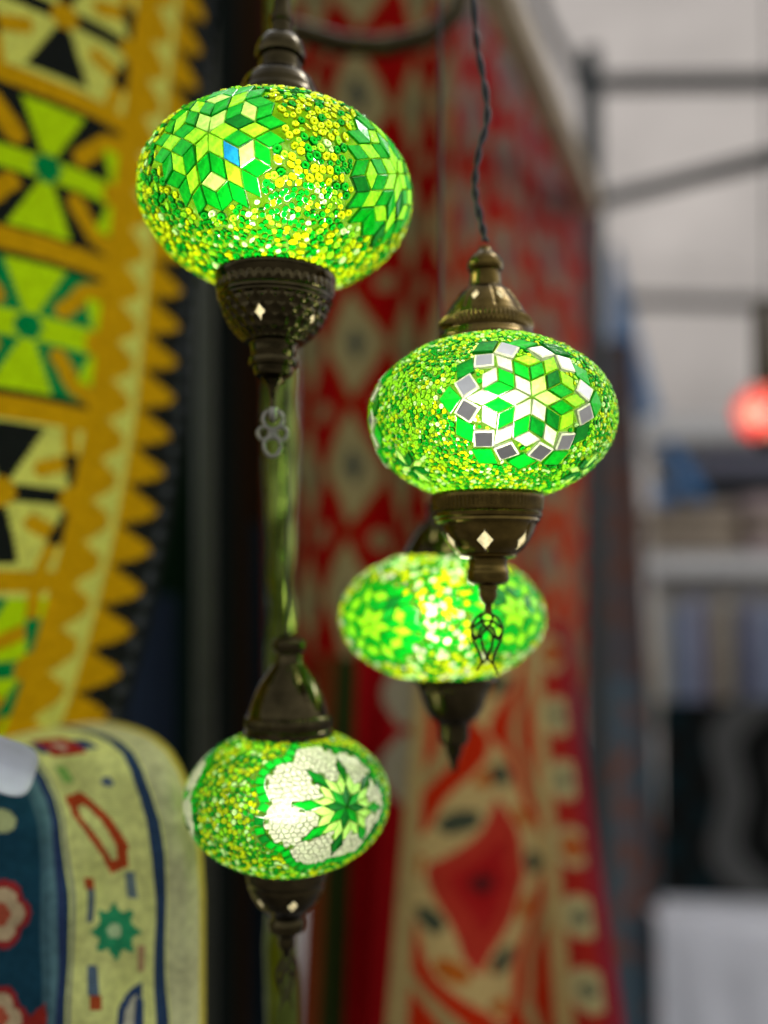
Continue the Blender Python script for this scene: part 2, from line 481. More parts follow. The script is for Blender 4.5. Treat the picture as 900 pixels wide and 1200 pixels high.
            for k in range(seg): Fc.append((base + 3 * seg + k, base + 3 * seg + (k + 1) % seg, c0)); MI.append(mi + len(mats))
            if keep is not None:
                ob = mesh_obj('bead', [Vector(q) - p0 for q in V], Fc, [mats[mi], GLASS[mats[mi]]], s.g, False, [0 if q < len(mats) else 1 for q in MI]); ob.location = p0
                V, Fc, MI = keep
        o = mesh_obj(name, V, Fc, list(mats) + [GLASS[m] for m in mats], s.g, False, MI); tag(o, kind='stuff')
        return o
    def bulb(s, power, color=(1.0, 0.97, 0.82), dz=0.0):
        L = bpy.data.lights.new('bulb', 'POINT'); L.energy = power * BULB * (s.a / 0.09) ** 2; L.color = color; L.shadow_soft_size = 0.022
        o = bpy.data.objects.new('bulb', L); col.objects.link(o); o.parent = s.root; o.location = (0, 0, dz)
    def turned(s, name, prof_px, mat, dx=0.0, seg=120, disp=None, step=2.0, t=2.0, axis0=None, cuts=None, cuty=0, cutsize=(5, 8), phase=0.0, pinch=False):
        """metal part turned on a lathe; prof_px in (radius, height above globe centre) pixels"""
        prof = resample(prof_px, step)
        loop = thick(prof, t)
        n = len(prof)
        fn = None
        if disp: fn = lambda th, i: (disp(th, *prof[i]) * s.u if i < n else 0.0)
        v, f = lathe_mesh([(r * s.u, z * s.u) for r, z in loop], seg, fn)
        o = mesh_obj(name, v, f, mat, s.root, True)
        if cuts:
            cs = []; rr = np.interp(cuty, [z for r, z in prof][::1] if prof[0][1] < prof[-1][1] else [z for r, z in prof][::-1], [r for r, z in prof] if prof[0][1] < prof[-1][1] else [r for r, z in prof][::-1])
            for k in range(cuts):
                th = phase + 2 * PI * k / cuts; rd = Vector((math.cos(th), math.sin(th), 0)); tg = Vector((-math.sin(th), math.cos(th), 0)); zz = Vector((0, 0, 1))
                w, h = cutsize
                if pinch:
                    pl = []
                    for q in range(8):
                        a = q * PI / 4; k_ = 1.0 if q % 2 == 0 else 0.6
                        pl.append((math.cos(a) * w * k_, math.sin(a) * h * k_))
                else: pl = [(w, 0), (0, h), (-w, 0), (0, -h)]
                m = len(pl)
                V = [(rd * (rr - 12) + tg * x + zz * (cuty + y)) * s.u for x, y in pl] + [(rd * (rr + 12) + tg * x + zz * (cuty + y)) * s.u for x, y in pl]
                Fc = [tuple(reversed(range(m))), tuple(range(m, 2 * m))] + [(i, (i + 1) % m, m + (i + 1) % m, m + i) for i in range(m)]
                cs.append((V, Fc))
            cut(o, cs)
            for k in range(cuts):      # translucent plate added behind each open hole so it shows bright
                th = phase + 2 * PI * k / cuts; rd = Vector((math.cos(th), math.sin(th), 0)); tg = Vector((-math.sin(th), math.cos(th), 0)); zz = Vector((0, 0, 1))
                w, h = cutsize[0] * 1.25, cutsize[1] * 1.25
                slope = (np.interp(cuty + 4, *zr(prof)) - np.interp(cuty - 4, *zr(prof))) / 8
                V = [(rd * (rr - t - 1.2 + slope * y) + tg * x + zz * (cuty + y)) * s.u for x, y in ((w, 0), (0, h), (-w, 0), (0, -h))]
                pn = mesh_obj('pane', V, [(0, 1, 2, 3)], G_CREAM, o)
        else:
            o.data.set_sharp_from_angle(angle=math.radians(42))
        o.location = (dx * s.u, 0, 0)
        return o

def zr(prof):
    z = [p[1] for p in prof]; r = [p[0] for p in prof]
    return (z, r) if z[0] < z[-1] else (z[::-1], r[::-1])

def rib(th, n, amp): return amp * (abs(math.cos(n * th / 2)) - 0.5)

def tulip(lamp, top, k, mat, name='finial', yaw=0.0):
    """openwork tulip pendant; top = (dx, dz) pixels from globe centre, k = pixels per drawing unit"""
    c, s_ = math.cos(yaw), math.sin(yaw)
    def P(x, z, y=0): return Vector(((top[0] + x * k * c) * lamp.u, (x * k * s_ + y) * lamp.u, (top[1] + z * k) * lamp.u))
    mb = MB(); r = 1.7 * lamp.u * k / 1.0
    strokes = []
    for sg in (-1, 1):
        strokes += [[(0, 0), (sg * 10, -4), (sg * 17, -14), (sg * 17, -26), (sg * 12, -40), (sg * 7.5, -50), (sg * 7, -57), (sg * 12, -66 - (4 if sg > 0 else 0))],
                    [(sg * 6, -2.5), (sg * 6.5, -8), (sg * 3, -14), (0, -17)],
                    [(sg * 16, -17), (sg * 9, -11), (sg * 4, -9), (0, -9)],
                    [(0, -17), (sg * 6, -25), (sg * 6, -34), (sg * 3, -44), (sg * -1.5, -53), (sg * -6, -58)],
                    [(sg * 16.5, -24), (sg * 12, -30), (sg * 10, -25), (sg * 7, -18), (sg * 3, -14)],
                    [(sg * 10, -25), (sg * 7, -29)]]
    for st in strokes:
        pts = smooth_path([P(x, z) for x, z in st], 5); m = len(pts)
        mb.tube(pts, [r * (1.0 if i < m * 0.7 else 1.0 - 0.45 * (i - m * 0.7) / (m * 0.3)) for i in range(m)], 6)
    return mb.build(name, mat, lamp.root, True)

def plain_cable(lamp, pts_px, r_px, mat, name='cable', twist=False, lump=None):
    """flex rising from a lamp cap: pts in image points at the lamp's depth"""
    inv = lamp.M.inverted()
    W = smooth_path([inv @ at(x, y, lamp.Y) for x, y in pts_px], 10)
    mb = MB()
    if twist:
        for ph in (0, PI):
            mb.tube([p + Vector((math.cos(ph + i * 0.42), math.sin(ph + i * 0.42), 0)) * r_px * 0.75 * lamp.u for i, p in enumerate(W)], r_px * lamp.u * 0.8, 7)
    else: mb.tube(W, r_px * lamp.u, 8)
    return mb.build(name, mat, lamp.root, True)

# ---- lamp A: large globe, hammered cup
A = Lamp('mosaic_lamp', 'largest green mosaic lamp, two pale-green tile stars among yellow beads, hammered dark cup', (324, 233), 0.62, 156, 0.66, tilt=(0, math.radians(1.0)))
A.shellmat = SHELL; A.even = 1.5
A.globe(46, 66)
fr1 = A.frame(A.pick(246, 157), math.radians(30)); fr2 = A.frame(A.pick(463, 204), math.radians(22))
for fi, fr in enumerate((fr1, fr2)):
    for q, (ring, poly) in enumerate(star_tiles()):
        mat = (G_LIME, G_GREEN, G_LIME, G_GREEN)[ring]; lab = None
        if random.random() < 0.12 and ring in (1, 3): mat = G_DEEP
        if fi == 0 and ring in (0, 2) and random.random() < 0.4: mat = G_PALE
        if fi == 0 and q == 6 + 10: mat = G_BLUE; lab = 'single blue tile among the green'
        A.tile(fr, poly, mat, 0.117, label=lab)
A.beads(0.031, None, [0.55, 0.40, 0.06, 0.09], [G_YELLOW, G_GREEN, G_CLEAR, G_LIME], singles=300)
A.bulb(1.0)
A.turned('cap', [(r, z - 8) for r, z in [(53, 104), (52, 112), (50, 116), (51, 119), (50, 125), (48, 129), (46, 137), (42, 146), (36, 153), (29, 158), (27, 159), (26, 162), (25, 174), (25, 177), (29, 178), (30, 184), (29, 190), (26, 197), (21, 203), (14, 206), (12, 208), (12, 222), (14, 224), (14, 230), (11, 232), (10, 250), (9, 262), (9, 280)]], DARK_BRONZE, dx=0,
         disp=lambda th, r, z: rib(th, 60, 1.6) if 104 < z < 111 else 0)
HEXN = 26
def hammered(th, r, z):
    z = (z + 93) / 0.85 - 104
    if -132 < z < -119: return rib(th, 40, 2.4) * max(0, 1 - ((z + 125.5) / 6) ** 2)
    if -196 < z < -146:
        row = (z + 146) / -11.5; b = None; best = 9
        for rw in (math.floor(row), math.floor(row) + 1):
            x = th / (2 * PI) * HEXN + 0.5 * (rw % 2)
            dx = (x - round(x)) * (2 * PI * r / HEXN); dz = (row - rw) * 11.5
            best = min(best, math.hypot(dx, dz) / 6.9)
        return -2.6 * (1 - min(best, 1.0) ** 2)
    return 0
A.turned('cup', [(r, -93 + (z + 104) * 0.85) for r, z in [(70, -104), (71, -108), (70, -114), (68, -120), (67.5, -131), (66, -133), (67, -136), (67, -139), (64.5, -141), (65, -144), (63, -147), (61, -155), (58, -165), (53, -176), (46, -186), (38, -195), (34, -198), (28, -199), (27, -202), (26, -212), (24, -218), (28, -220), (28.5, -226), (27, -230), (23, -231), (22, -240), (20, -243), (13, -245), (14, -249), (11, -252), (7, -256), (5, -264), (4, -274), (3.5, -292)]], DARK_BRONZE, dx=2, seg=300,
         disp=hammered, step=1.7, t=4.6, cuts=5, cuty=-150, cutsize=(6.5, 9), phase=-PI / 2 - 0.2, pinch=True)
# pewter ornament under the cup
def ornament(lamp, cx, z0, k, mat):
    mb = MB()
    def P(x, z): return Vector(((cx + x * k) * lamp.u, 0, (z0 + z * k) * lamp.u))
    def loop(x, z, rx, rz, r):
        mb.tube([P(x + math.cos(t * PI / 10) * rx, z + math.sin(t * PI / 10) * rz) for t in range(21)], r * lamp.u, 7)
    loop(0, -10, 12, 12, 3.0); loop(-10, -27, 8, 8, 2.7); loop(10, -27, 8, 8, 2.7); loop(0, -42, 10, 13, 2.7); loop(0, -27, 4, 6, 2.2)
    mb.tube(smooth_path([P(0, 6), P(0, 2), P(0, -8), P(0, -14)], 4), [1.8 * lamp.u, 2.5 * lamp.u] + [6 * lamp.u] * 6 + [5.5 * lamp.u, 5 * lamp.u, 4 * lamp.u, 2 * lamp.u, 2 * lamp.u], 10)
    mb.build('finial', mat, lamp.root, True)
ornament(A, 3, -252, 0.95, PEWTER)

# ---- lamp B: medallion with mirror tiles, bronze caps and tulip finial
B = Lamp('mosaic_lamp', 'green mosaic lamp with white star medallion ringed by small mirrors, above a tulip finial', (576, 491), 0.62, 142, 0.68)
B.shellmat = SHELL
B.globe(57, 60)
ED = 0.136
def mirror_med(lamp, fr, shown=True):
    for ring, poly in star_tiles(False):
        mat = (G_WHITE, G_GREEN, G_WHITE)[ring]
        x = sum(p[0] for p in poly) / 4
        if ring == 2 and x > 0.4: mat = G_LIME
        if ring == 0 and x > 0.5: mat = G_PALE
        if ring == 1 and random.random() < 0.25: mat = G_DEEP
        lamp.tile(fr, poly, mat, ED, gap=0.09, tilt=0.09)
    for i in range(12):
            a = i * PI / 6 + PI / 12 + (0.035 if i % 2 == 0 else -0.035); rr = 3.46
            lamp.tile(fr, square(rr * math.cos(a), rr * math.sin(a), a, 0.74, 0.86), MIRROR, ED, gap=0.03, h=0.026, name='mirror_tile', rimmat=G_WHITE, tilt=0.12)
    for i in range(12):
        a = i * PI / 6 + (0.0)
        lamp.tile(fr, square((4.3 if i % 2 else 3.95) * math.cos(a), (4.3 if i % 2 else 3.95) * math.sin(a), a, 0.62, 0.98), G_DEEP if random.random() < 0.35 else G_GREEN, ED, gap=0.05)
mirror_med(B, B.frame(B.pick(622, 466), math.radians(30)))
c0 = B.pick(622, 466); az0 = math.atan2(c0.x, -c0.y)
mirror_med(B, B.frame(B.azel(az0 - math.radians(112), 0.1)))
def small_flower(lamp, fr, k=1.0):
    for i in range(4):
        a = i * PI / 2 + 0.5
        lamp.tile(fr, square(0.62 * math.cos(a) * k, 0.62 * math.sin(a) * k, a, 0.6 * k, 0.32 * k), G_DEEP, ED)
        a += PI / 4
        lamp.tile(fr, square(0.72 * math.cos(a) * k, 0.72 * math.sin(a) * k, a, 0.55 * k, 0.2 * k), G_PALE, ED)
for px, py in ((483, 546), (679, 550)): small_flower(B, B.frame(B.pick(px, py), 0.4), 1.1)
B.beads(0.0215, None, [0.42, 0.34, 0.10, 0.14], [G_LIME, G_GREEN, G_CLEAR, G_YELLOW], seg=6)
B.bulb(1.0)
def bcap(th, r, z):
    if 103 < z < 119: return rib(th, 64, 2.6) * max(0, 1 - ((z - 111) / 7) ** 2)
    if 124 < z < 152:
        d = abs(((th / (2 * PI) * 8 + 0.3) % 1) - 0.5) * 2 * PI * r / 8
        return -1.8 * max(0, 1 - (d / 3.0) ** 2)
    return 0
B.turned('cap', [(61, 86), (61, 91), (58, 95), (56, 99), (54, 101), (55, 104), (55, 110), (53, 117), (49, 119), (48, 122), (46, 125), (43, 131), (38, 139), (31, 149), (24, 155), (20, 157), (19, 160), (18, 172), (17, 176), (20, 178), (21.5, 183), (20, 189), (16, 195), (11, 199), (8, 203), (7, 206), (4, 207)], BRONZE, dx=-6, seg=320, disp=bcap,
         cuts=8, cuty=139, cutsize=(4.5, 7), phase=-PI / 2 + 0.36)
def bcup(th, r, z):
    if -109 < z < -93: return rib(th, 80, 1.2)
    if -158 < z < -124:
        d = abs(((th / (2 * PI) * 6 + 0.16) % 1) - 0.5) * 2 * PI * r / 6
        return -1.9 * max(0, 1 - (d / 3.0) ** 2)
    return 0
B.turned('cup', [(63, -88), (64.5, -91), (64.5, -94), (63.5, -108), (62, -110), (63.5, -112), (63, -116), (60.5, -118), (61, -121), (58, -123), (56, -126), (53, -134), (48.5, -143), (42, -152), (36, -157), (33, -159), (34, -161), (30, -163), (24, -164), (22.5, -167), (22.5, -174), (24.5, -178), (24.5, -187), (23, -191), (18, -194), (11.5, -195), (11.5, -199), (10.5, -200), (10.5, -207), (8, -213), (4.5, -217), (4.5, -227)], BRONZE, dx=-6, seg=320, disp=bcup,
         cuts=6, cuty=-144, cutsize=(9, 10), phase=-PI / 2 - 0.17)
tulip(B, (-7.5, -226), 1.0, DARK_BRONZE)
plain_cable(B, [(569, 283), (565, 262), (558, 232), (557, 208), (562, 175), (571, 143), (569, 105), (561, 62), (557, 25), (553, -40)], 3.0, BLACK_CABLE, twist=True)

# ---- lamp C: white cloud panels with an eight-pointed green star
C = Lamp('mosaic_lamp', 'green mosaic lamp with white scalloped panel holding a green star, beside the draped cream rug', (337, 936), 0.68, 118, 0.69)
C.shellmat = SHELL
C.globe(50, 46)
E8 = [(math.cos(k * PI / 4), math.sin(k * PI / 4)) for k in range(8)]
def cloud_r(th): return 0.66 * (0.86 + 0.15 * abs(math.cos(3.5 * th + 0.5)))
def cloud(lamp, n0, rot, nstar):
    fr = lamp.frame(n0, 0.0); st = lamp.frame(nstar, rot); ed = 0.135
    e = lambda i: E8[i % 8]
    T = []
    for i in range(8): T.append((G_DEEP if i % 2 else G_GREEN, rh((0, 0), e(i), e(i + 1))))
    for i in range(8):
        T.append((G_PALE, rh(e(i), e(i - 1), e(i)))); T.append((G_PALE, rh(e(i), e(i), e(i + 1))))
    for i in range(8):
        t = add2(e(i), e(i + 1)); k = 1.25; T.append((G_DEEP if random.random() < 0.5 else G_GREEN, [t, add2(t, (e(i)[0] * k, e(i)[1] * k)), add2(t, (e(i)[0] * k * 1.05, e(i)[1] * k * 1.05), (e(i + 1)[0] * k * 1.05, e(i + 1)[1] * k * 1.05)), add2(t, (e(i + 1)[0] * k, e(i + 1)[1] * k))]))
    for mat, poly in T: lamp.tile(st, poly, mat, ed * 0.92, gap=0.03)
    # border of green tiles along the scallops
    L, th, last = 0, -PI, None; pts = []
    for q in range(721):
        th = -PI + 2 * PI * q / 720; rr = cloud_r(th) + 0.045; pts.append((rr * math.cos(th), rr * math.sin(th)))
    acc = 0.0; step = 0.094
    for q in range(720):
        (x0, y0), (x1, y1) = pts[q], pts[q + 1]; acc += math.hypot(x1 - x0, y1 - y0)
        if acc >= step:
            acc = 0; (xa, ya), (xb, yb) = pts[max(q - 6, 0)], pts[min(q + 7, 720)]
            a = math.atan2(yb - ya, xb - xa)
            c, s_ = math.cos(a), math.sin(a); hx, hy = 0.046, 0.046
            pl = [(x1 + c * i * hx - s_ * j * hy, y1 + s_ * i * hx + c * j * hy) for i, j in ((-1, -1), (1, -1), (1, 1), (-1, 1))]
            lamp.tile(fr, pl, G_DEEP if random.random() < 0.25 else G_GREEN, 1.0, gap=0.06)
    # white glass chips filling the panel
    star = [([(x, y) for x, y in p]) for _, p in T]
    hx = 0.058; V, Fc = [], []; jit = {}
    cr, sr = math.cos(rot), math.sin(rot)
    def jv(i, j, x, y):
        k = (i, j)
        if k not in jit: jit[k] = (x + random.uniform(-0.3, 0.3) * hx, y + random.uniform(-0.3, 0.3) * hx)
        return jit[k]
    for j in range(-16, 17):
        for i in range(-16, 17):
            x = i * hx + (hx / 2 if j % 2 else 0); y = j * hx * 0.87
            if math.hypot(x, y) > cloud_r(math.atan2(y, x)) - 0.01: continue
            d_ = lamp.local(fr, x, y); w_ = d_ - st[0] * d_.dot(st[0])
            if w_.length > 1e-9: w_ = w_.normalized() * math.acos(max(-1, min(1, d_.dot(st[0]))))
            w_ = w_ - st[3] * (w_.dot(st[3]) * (1 - 1 / lamp.even))
            sx, sy = w_.dot(st[1]) / (ed * 0.92), w_.dot(st[2]) / (ed * 0.92)
            if any(pin(p, sx, sy) for p in star): continue
            pl = []
            for q in range(6):
                a = PI / 6 + q * PI / 3; vx, vy = x + math.cos(a) * hx * 0.577, y + math.sin(a) * hx * 0.577
                pl.append(jv(round(vx / hx * 4), round(vy / hx * 4), vx, vy))
            b = len(V); H = 0.016 * lamp.a * random.uniform(0.7, 1.2)
            ctr = (sum(p[0] for p in pl) / 6, sum(p[1] for p in pl) / 6)
            for k, hh in ((0.93, -0.2), (0.88, 0.9), (0.7, 1.0)):
                for px_, py_ in pl: V.append(lamp.surf(lamp.local(fr, ctr[0] + (px_ - ctr[0]) * k, ctr[1] + (py_ - ctr[1]) * k), H * hh))
            for q in range(6):
                q2 = (q + 1) % 6
                Fc += [(b + q, b + q2, b + 6 + q2, b + 6 + q), (b + 6 + q, b + 6 + q2, b + 12 + q2, b + 12 + q)]
            Fc.append(tuple(range(b + 12, b + 18)))
    o = mesh_obj('white_chips', V, Fc, G_WHITE, lamp.g); tag(o, kind='stuff')
    if not hasattr(lamp, 'zones'): lamp.zones = []
    lamp.zones.append((fr, lambda t: cloud_r(t) + 0.07))
def pin(p, x, y):
    s0 = None
    for k in range(len(p)):
        x0, y0 = p[k]; x1, y1 = p[(k + 1) % len(p)]
        d = (x1 - x0) * (y - y0) - (y1 - y0) * (x - x0)
        if s0 is None: s0 = d > 0
        elif (d > 0) != s0: return False
    return True
n1 = C.pick(391, 944); cloud(C, n1, 0.2, C.pick(405, 946))
az1 = math.atan2(n1.x, -n1.y); n2 = C.azel(az1 - math.radians(122), -0.02); cloud(C, n2, 0.0, n2)
C.beads(0.027, None, [0.32, 0.36, 0.10, 0.22], [G_YELLOW, G_GREEN, G_CLEAR, G_LIME], seg=6)
C.bulb(0.64)
C.turned('cap', [(52, 70), (52, 76), (52, 80), (50, 82), (51, 88), (50, 95), (47, 98), (46, 104), (43, 114), (39, 124), (33, 136), (26, 146), (21, 153), (18, 157), (17, 160), (16, 168), (18, 170), (20, 174), (20, 182), (17, 186), (10, 189), (5, 192)], DARK_BRONZE, seg=200,
         disp=lambda th, r, z: rib(th, 60, 1.5) if 82 < z < 96 else 0)
C.turned('cup', [(47, -74), (48, -80), (47, -90), (45, -94), (45, -98), (41, -108), (35, -118), (27, -126), (22, -130), (20, -134), (22, -140), (21, -148), (14, -152), (10, -156), (10, -166), (6, -172), (4, -178)], DARK_BRONZE, seg=160,
         disp=lambda th, r, z: rib(th, 70, 1.0) if -91 < z < -78 else 0, cuts=6, cuty=-110, cutsize=(6, 7), phase=-PI / 2 + 0.28)
tulip(C, (0, -177), 0.9, DARK_BRONZE, yaw=0.9)
plain_cable(C, [(337, 745), (338, 700), (336, 640), (338, 580), (336, 500), (337, 400), (336, 250), (336, -60)], 1.5, BLACK_CABLE)

# ---- lamp D: behind the tulip finial
D = Lamp('mosaic_lamp', 'green mosaic lamp hanging behind the tulip finial, tile stars on both flanks', (518, 722), 0.735, 118, 0.635)
D.shellmat = SHELL
D.globe(44, 50)
for k, (px, py) in enumerate(((436, 731), (604, 716))):
    fr = D.frame(D.pick(px, py), 0.3)
    for ring, poly in star_tiles():
        D.tile(fr, poly, (G_LIME, G_GREEN, G_LIME, G_GREEN)[ring] if random.random() > 0.1 else G_DEEP, 0.128)
D.beads(0.033, None, [0.38, 0.36, 0.14, 0.12], [G_YELLOW, G_GREEN, G_CLEAR, G_WHITE], seg=6)
D.bulb(1.05)
D.turned('cap', [(47, 66), (46, 72), (44, 78), (40, 86), (33, 98), (25, 108), (18, 114), (16, 124), (18, 128), (16, 134), (6, 140), (4, 142)], DARK_BRONZE, seg=96)
D.turned('cup', [(51, -68), (52, -71), (50, -75), (41, -77), (40, -84), (38, -94), (34, -106), (28, -116), (21, -122), (18, -125), (18, -140), (16, -146), (10, -150), (9, -158), (5, -166), (3, -178)], DARK_BRONZE, seg=160, dx=13,
         disp=lambda th, r, z: rib(th, 36, 2.5) if -86 < z < -77 else 0)
plain_cable(D, [(518, 582), (517, 540), (516, 480), (517, 300), (515, -60)], 2.2, BLACK_CABLE)

# ---- small red lamp far right, belonging to the next display
Lr = Lamp('mosaic_lamp', 'red and white mosaic lamp hanging in front of the white shelves', (900, 484), 1.7, 38, 0.85)
Lr.shellmat = shell_mat('pink_globe_glass', (0.7, 0.10, 0.08))
Lr.globe(14, 15, 48, 20)
fr = Lr.frame(Lr.pick(880, 484), 0.3)
for ring, poly in star_tiles(): Lr.tile(fr, poly, (G_WHITE, G_WHITE, G_RED, G_RED)[ring], 0.12)
Lr.beads(0.06, None, [0.85, 0.15], [G_RED, G_WHITE], seg=5)
Lr.bulb(1.0, (1, 0.85, 0.75))
Lr.turned('cap', [(16, 28), (15, 40), (14, 60), (13, 95), (12, 130), (5, 138)], DARK_BRONZE, seg=40)
Lr.turned('cup', [(16, -28), (14, -36), (6, -44), (3, -52)], DARK_BRONZE, seg=40)
plain_cable(Lr, [(900, 350), (900, 200), (900, -80)], 2, BLACK_CABLE)

# ------------------------------------------------------------------ textiles
def sheet(name, P, colr, mat, label, cat, thick_=0.004, group=None, parent=None):
    """P: (nv+1, nu+1, 3) points, colr: (nv, nu, 3) thread colours"""
    nv, nu = colr.shape[:2]
    idx = np.arange((nv + 1) * (nu + 1)).reshape(nv + 1, nu + 1)
    F = np.stack([idx[:-1, :-1], idx[1:, :-1], idx[1:, 1:], idx[:-1, 1:]], -1).reshape(-1, 4)
    me = bpy.data.meshes.new(name)
    org = P.reshape(-1, 3)[int(idx[-1, nu // 2])].copy()
    me.from_pydata((P.reshape(-1, 3) - org).tolist(), [], F.tolist())
    at_ = me.attributes.new('Weave', 'FLOAT_COLOR', 'FACE')
    c4 = np.ones((nv * nu, 4), np.float32); c4[:, :3] = colr.reshape(-1, 3)
    at_.data.foreach_set('color', c4.ravel())
    o = link_mesh(name, me, mat, parent, True); o.location = org
    md = o.modifiers.new('thickness', 'SOLIDIFY'); md.thickness = thick_; md.offset = 0
    tag(o, label, cat, group)
    return o

def in_poly(X, Y, poly):
    ins = np.zeros(X.shape, bool); n = len(poly); j = n - 1
    for i in range(n):
        xi, yi = poly[i]; xj, yj = poly[j]
        c = ((yi > Y) != (yj > Y)) & (X < (xj - xi) * (Y - yi) / (yj - yi + 1e-12) + xi)
        ins ^= c; j = i
    return ins

def near_line(X, Y, pts, r):
    m = np.zeros(X.shape, bool)
    for (x0, y0), (x1, y1) in zip(pts[:-1], pts[1:]):
        dx, dy = x1 - x0, y1 - y0; t = np.clip(((X - x0) * dx + (Y - y0) * dy) / (dx * dx + dy * dy + 1e-12), 0, 1)
        m |= np.hypot(X - x0 - t * dx, Y - y0 - t * dy) < r
    return m

CREAM, MUST, BLK, GRN, YEL_LIT = (0.66, 0.66, 0.12), (0.58, 0.31, 0.002), (0.010, 0.012, 0.010), (0.0, 0.22, 0.05), (0.48, 0.72, 0.003)  # kilim yellow: wool colour with the lamps' green light mixed in
NAVY, RED, BRICK, OFFW = (0.02, 0.05, 0.1), (0.32, 0.008, 0.008), (0.4, 0.07, 0.02), (0.6, 0.55, 0.4)

# ---- left kilim: hangs at an angle, its far edge swinging away at the foot
dirx, diry = 0.60, 0.80
def kilim():
    # far edge (cream stripe) through these spots
    ey = np.array([-120, 0, 120, 300, 480, 640, 740, 820, 900, 960]); ex = np.array([214, 207, 199, 184, 163, 133, 110, 88, 60, 40])
    Zs, W0 = [], []
    P0 = at(200, 685, 0.95)
    def on_plane(px, py):
        d = ray(px, py); # plane through P0 containing (dirx,diry,0) and z
        nx, ny = diry, -dirx
        t = ((P0.x - CAM.x) * nx + (P0.y - CAM.y) * ny) / (d.x * nx + d.y * ny)
        p = CAM + d * t; return ((p.x - P0.x) * dirx + (p.y - P0.y) * diry), p.z
    ts, zs = zip(*[on_plane(x, y) for x, y in zip(ex, ey)])
    cell = 0.003
    ztop, zbot = max(zs), min(zs); nv = int((ztop - zbot) / cell); wl, wr = 0.34, -0.062; nu = int((wl - wr) / cell)
    z = np.linspace(ztop, zbot, nv + 1); tE = np.interp(z, zs[::-1], ts[::-1])
    w = np.linspace(wl, wr, nu + 1)
    W, Z = np.meshgrid(w, z); T = tE[:, None] - W
    fold = 0.010 * np.sin(W * 22 + Z * 3) + 0.006 * np.sin(Z * 9 + W * 8)
    P = np.stack([P0.x + T * dirx + fold * diry, P0.y + T * diry - fold * dirx, Z], -1)
    Wc = (W[:-1, :-1] + W[1:, 1:]) / 2; Zc = (Z[:-1, :-1] + Z[1:, 1:]) / 2
    C = np.zeros(Wc.shape + (3,)); C[:] = MUST
    pitch = 0.152; zref = on_plane(175, 165)[1]      # the band between the first two panels
    k = np.floor((zref - Zc) / pitch).astype(int)        # 0 = panel under that band
    yl = ((zref - Zc) / pitch - k - 0.5) * -2            # -1..1 up
    h = pitch / 2; xl = (0.135 - Wc) / h                  # + to the right
    panel = (Wc > 0.062) & (np.abs(yl) < 0.87)
    pan2 = panel | ((Wc > 0.045) & (np.abs(yl) < 0.3))
    for kk in range(-3, 6):
        kind = {-3: 0, -2: 1, -1: 0, 0: 1, 1: 2, 2: 0, 3: 3, 4: 1, 5: 0}[kk]
        s = (k == kk)
        ground = {0: CREAM, 1: BLK, 2: GRN, 3: YEL_LIT}[kind]; fig = {0: BLK, 1: YEL_LIT, 2: YEL_LIT, 3: GRN}[kind]
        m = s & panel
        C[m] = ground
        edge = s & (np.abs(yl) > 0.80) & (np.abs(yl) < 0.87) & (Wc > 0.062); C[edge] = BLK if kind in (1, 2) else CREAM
        xm = (xl + 1.9) % 3.8 - 1.9
        Y = yl; Xs = xm
        def paint(mask, c): C[m & mask] = c
        th = 0.09 if kind in (0, 3) else 0.15
        for sy in (-1, 1):
            tri = in_poly(Xs, Y, [(0, 0), (0.40, sy * 0.80), (-0.40, sy * 0.80)])
            paint(tri, fig)
        if kind in (0, 3):
            for sx in (-1, 1):
                for sy in (-1, 1):
                    paint(near_line(Xs, Y, [(sx * 0.45, sy * 0.32), (sx * 0.85, sy * 0.45), (sx * 0.72, sy * 0.95)], 0.10), MUST)
        else:
            for sx in (-1, 1):
                for sy in (-1, 1):
                    paint(near_line(Xs, Y, [(sx * 0.42, sy * 0.30), (sx * 0.72, sy * 0.62), (sx * 1.3, sy * 0.80)], 0.115), MUST)
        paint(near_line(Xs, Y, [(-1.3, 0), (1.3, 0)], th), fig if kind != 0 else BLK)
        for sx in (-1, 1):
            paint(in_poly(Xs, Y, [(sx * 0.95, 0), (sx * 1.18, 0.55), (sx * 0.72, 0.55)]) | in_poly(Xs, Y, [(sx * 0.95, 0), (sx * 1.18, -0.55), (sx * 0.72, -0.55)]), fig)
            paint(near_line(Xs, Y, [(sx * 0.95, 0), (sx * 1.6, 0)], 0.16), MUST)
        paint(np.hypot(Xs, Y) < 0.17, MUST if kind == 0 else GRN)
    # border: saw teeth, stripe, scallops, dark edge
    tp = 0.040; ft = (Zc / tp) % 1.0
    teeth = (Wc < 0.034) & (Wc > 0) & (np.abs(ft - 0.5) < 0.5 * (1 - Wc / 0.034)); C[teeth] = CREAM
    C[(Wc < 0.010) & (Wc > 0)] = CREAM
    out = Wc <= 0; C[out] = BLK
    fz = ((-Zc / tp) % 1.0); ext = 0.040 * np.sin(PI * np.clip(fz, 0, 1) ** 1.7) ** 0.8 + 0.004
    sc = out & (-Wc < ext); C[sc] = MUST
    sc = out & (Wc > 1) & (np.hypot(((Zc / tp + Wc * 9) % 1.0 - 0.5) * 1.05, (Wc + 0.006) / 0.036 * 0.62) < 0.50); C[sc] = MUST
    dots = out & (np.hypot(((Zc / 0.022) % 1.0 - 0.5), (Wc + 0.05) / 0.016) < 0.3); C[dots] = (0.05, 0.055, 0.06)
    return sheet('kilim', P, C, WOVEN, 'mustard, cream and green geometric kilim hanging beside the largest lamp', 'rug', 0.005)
kilim()

